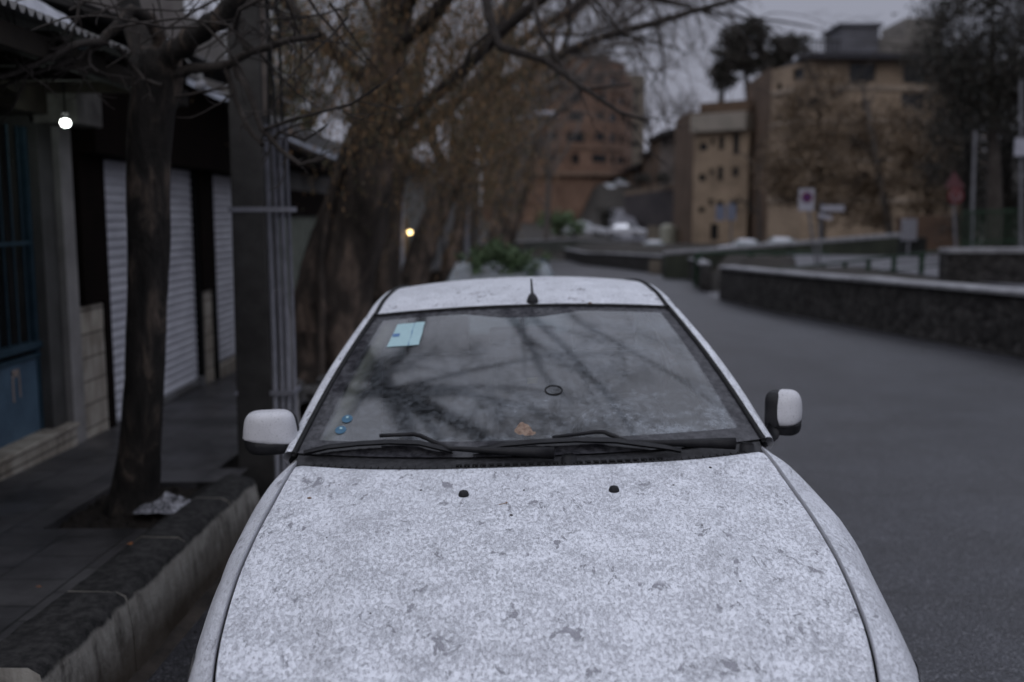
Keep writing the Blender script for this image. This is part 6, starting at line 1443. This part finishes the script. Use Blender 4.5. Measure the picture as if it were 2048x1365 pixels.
for i, (px, pt, pb, y, w, lab) in enumerate(((1335, 165, 330, 125, 30, 'bare round-crowned tree on the hilltop left of the beige block'), (1300, 200, 340, 128, 22, 'smaller bare tree on the hilltop nearest the slim pale block'), (1365, 190, 300, 124, 18, 'wispy bare tree touching the beige block on the hilltop'), (1880, 30, 120, 90, 30, 'bare round tree behind the roof boxes of the ochre block'))):
    q = random.Random(90 + i); b = at(px, pb, y); o = empty('bare_tree', tuple(b), label=lab, cat='tree', group='bare trees on the skyline'); m = MB(); tp = at(px, (pt + pb) / 2, y); m.tube([b, tp], [.28, .16], 8); m.build('trunk', BK_G, o, world=True)
    cm = MB(); L = (pb - pt) * .5 * y / FPX
    for k in range(9): PP, RR, dd = limb(cm, tp, V((q.uniform(-1, 1) * w / 30, q.uniform(-.5, .5), 1.0)), L, .09, q, .35, 6, 0, 5, .03); spray(cm, PP, RR, q, 2, L * .4, .9, 0, .04, .8, None, .5)
    cm.build('crown', BK_G, o, world=True)
# shrubs
for i, (px, py, rx, rz, y, k, lab) in enumerate(((1118, 445, 34, 16, 88, 20, 'dark green shrub at the foot of the brick tower'), (1148, 452, 14, 12, 87, 6, 'small round shrub right of the larger one under the brick tower'), (1300, 358, 34, 7, 106, 14, 'clipped green hedge on the dark retaining wall'), (1368, 340, 22, 16, 104, 14, 'dark bush on the hillside touching the beige block'), (1210, 440, 12, 30, 100, 12, 'narrow dark shrub at the left edge of the steep lane'))):
    o = empty('shrub', tuple(at(px, py + rz, y)), label=lab, cat='shrub'); q = random.Random(i); qn = np.random.default_rng(i); lv_ = Leaves()
    for _ in range(k): a = q.uniform(0, 6.28); rr = math.sqrt(q.random()); lv_.clump(at(px + math.cos(a) * rr * rx, py + math.sin(a) * rr * rz, y + q.uniform(-.5, .5)), (.6, .6, .45), 40, .18, qn)
    lv_.build('foliage', LF_GRN if i < 2 else LF_DG, o)
    m = MB(); p = at(px, py + rz, y); m.tube([p - V((0, 0, 1.0)), p + V((0, 0, .4))], .08, 6); m.build('stem', BK_T, o, world=True)
# distant trees closing the view on the left behind the low roofs
for i, (px, y, top, w, lab) in enumerate(((470, 40, -80, 120, 'bare tree with olive remnants behind the gate building, left of the great plane'), (600, 46, -60, 130, 'bare grey tree behind the great plane and its roofs'), (1010, 75, 130, 80, 'bare grey tree far down the left side in front of the brick tower'), (1090, 84, 120, 60, 'thin bare tree crossing the brick tower facade'))):
    q = random.Random(120 + i); qn = np.random.default_rng(120 + i); b = at(px, 500, y); o = empty('bare_tree', tuple(b), label=lab, cat='tree', group='bare trees down the left side'); m = MB(); tp = at(px + 10, (top + 500) / 2, y); m.tube([b - V((0, 0, 2)), tp], [.3, .18], 8); m.build('trunk', BK_G, o, world=True)
    cm = MB(); tips = []; L = (500 - top) * .5 * y / FPX
    for k in range(11): PP, RR, dd = limb(cm, b.lerp(tp, q.uniform(.4, 1)), V((q.uniform(-1, 1) * w / 90, q.uniform(-.5, .5), 1.0)), L, .09, q, .35, 7, 0, 5, .03); spray(cm, PP, RR, q, 3, L * .33, .7, 0, .04, .8, tips, .5)
    cm.build('crown', BK_G if i else BK_T, o, world=True)
    if i < 2:
        lv_ = Leaves(); [lv_.clump(t_, (.3, .3, .3), 8, .07, qn) for t_ in q.sample(tips, min(300, len(tips)))]; lv_.build('leaves', LF_OLV, o)

for i, (px, y, blobs, lab) in enumerate(((540, 44, [(520, 90, 44, 110, 120, 60), (560, 230, 44, 90, 60, 26)], 'olive-brown tree filling the gap between utility pole and great plane trunk'), (700, 58, [(660, 60, 58, 130, 110, 60), (760, 160, 58, 90, 90, 40)], 'dark olive tree behind the crown of the great plane'), (900, 62, [(900, 120, 62, 130, 150, 90), (930, 330, 62, 60, 90, 34)], 'brown-green tree behind the third and fourth plane trunks'), (1000, 70, [(1000, 260, 70, 60, 170, 60), (985, 430, 70, 36, 50, 20)], 'dull brown tree at the left edge of the brick tower'))):
    soft_tree('leafy_tree', lab, [(px, 510, y), (px + 4, 400, y), (px + 6, 250, y), (px, 100, y)], [.34, .28, .2, .1], blobs, LF_OLV if i < 2 else LF_BRN, .10, 150 + i, n=46, cl=(.9, .8, .7), br=8, grp='leafy trees down the left side')
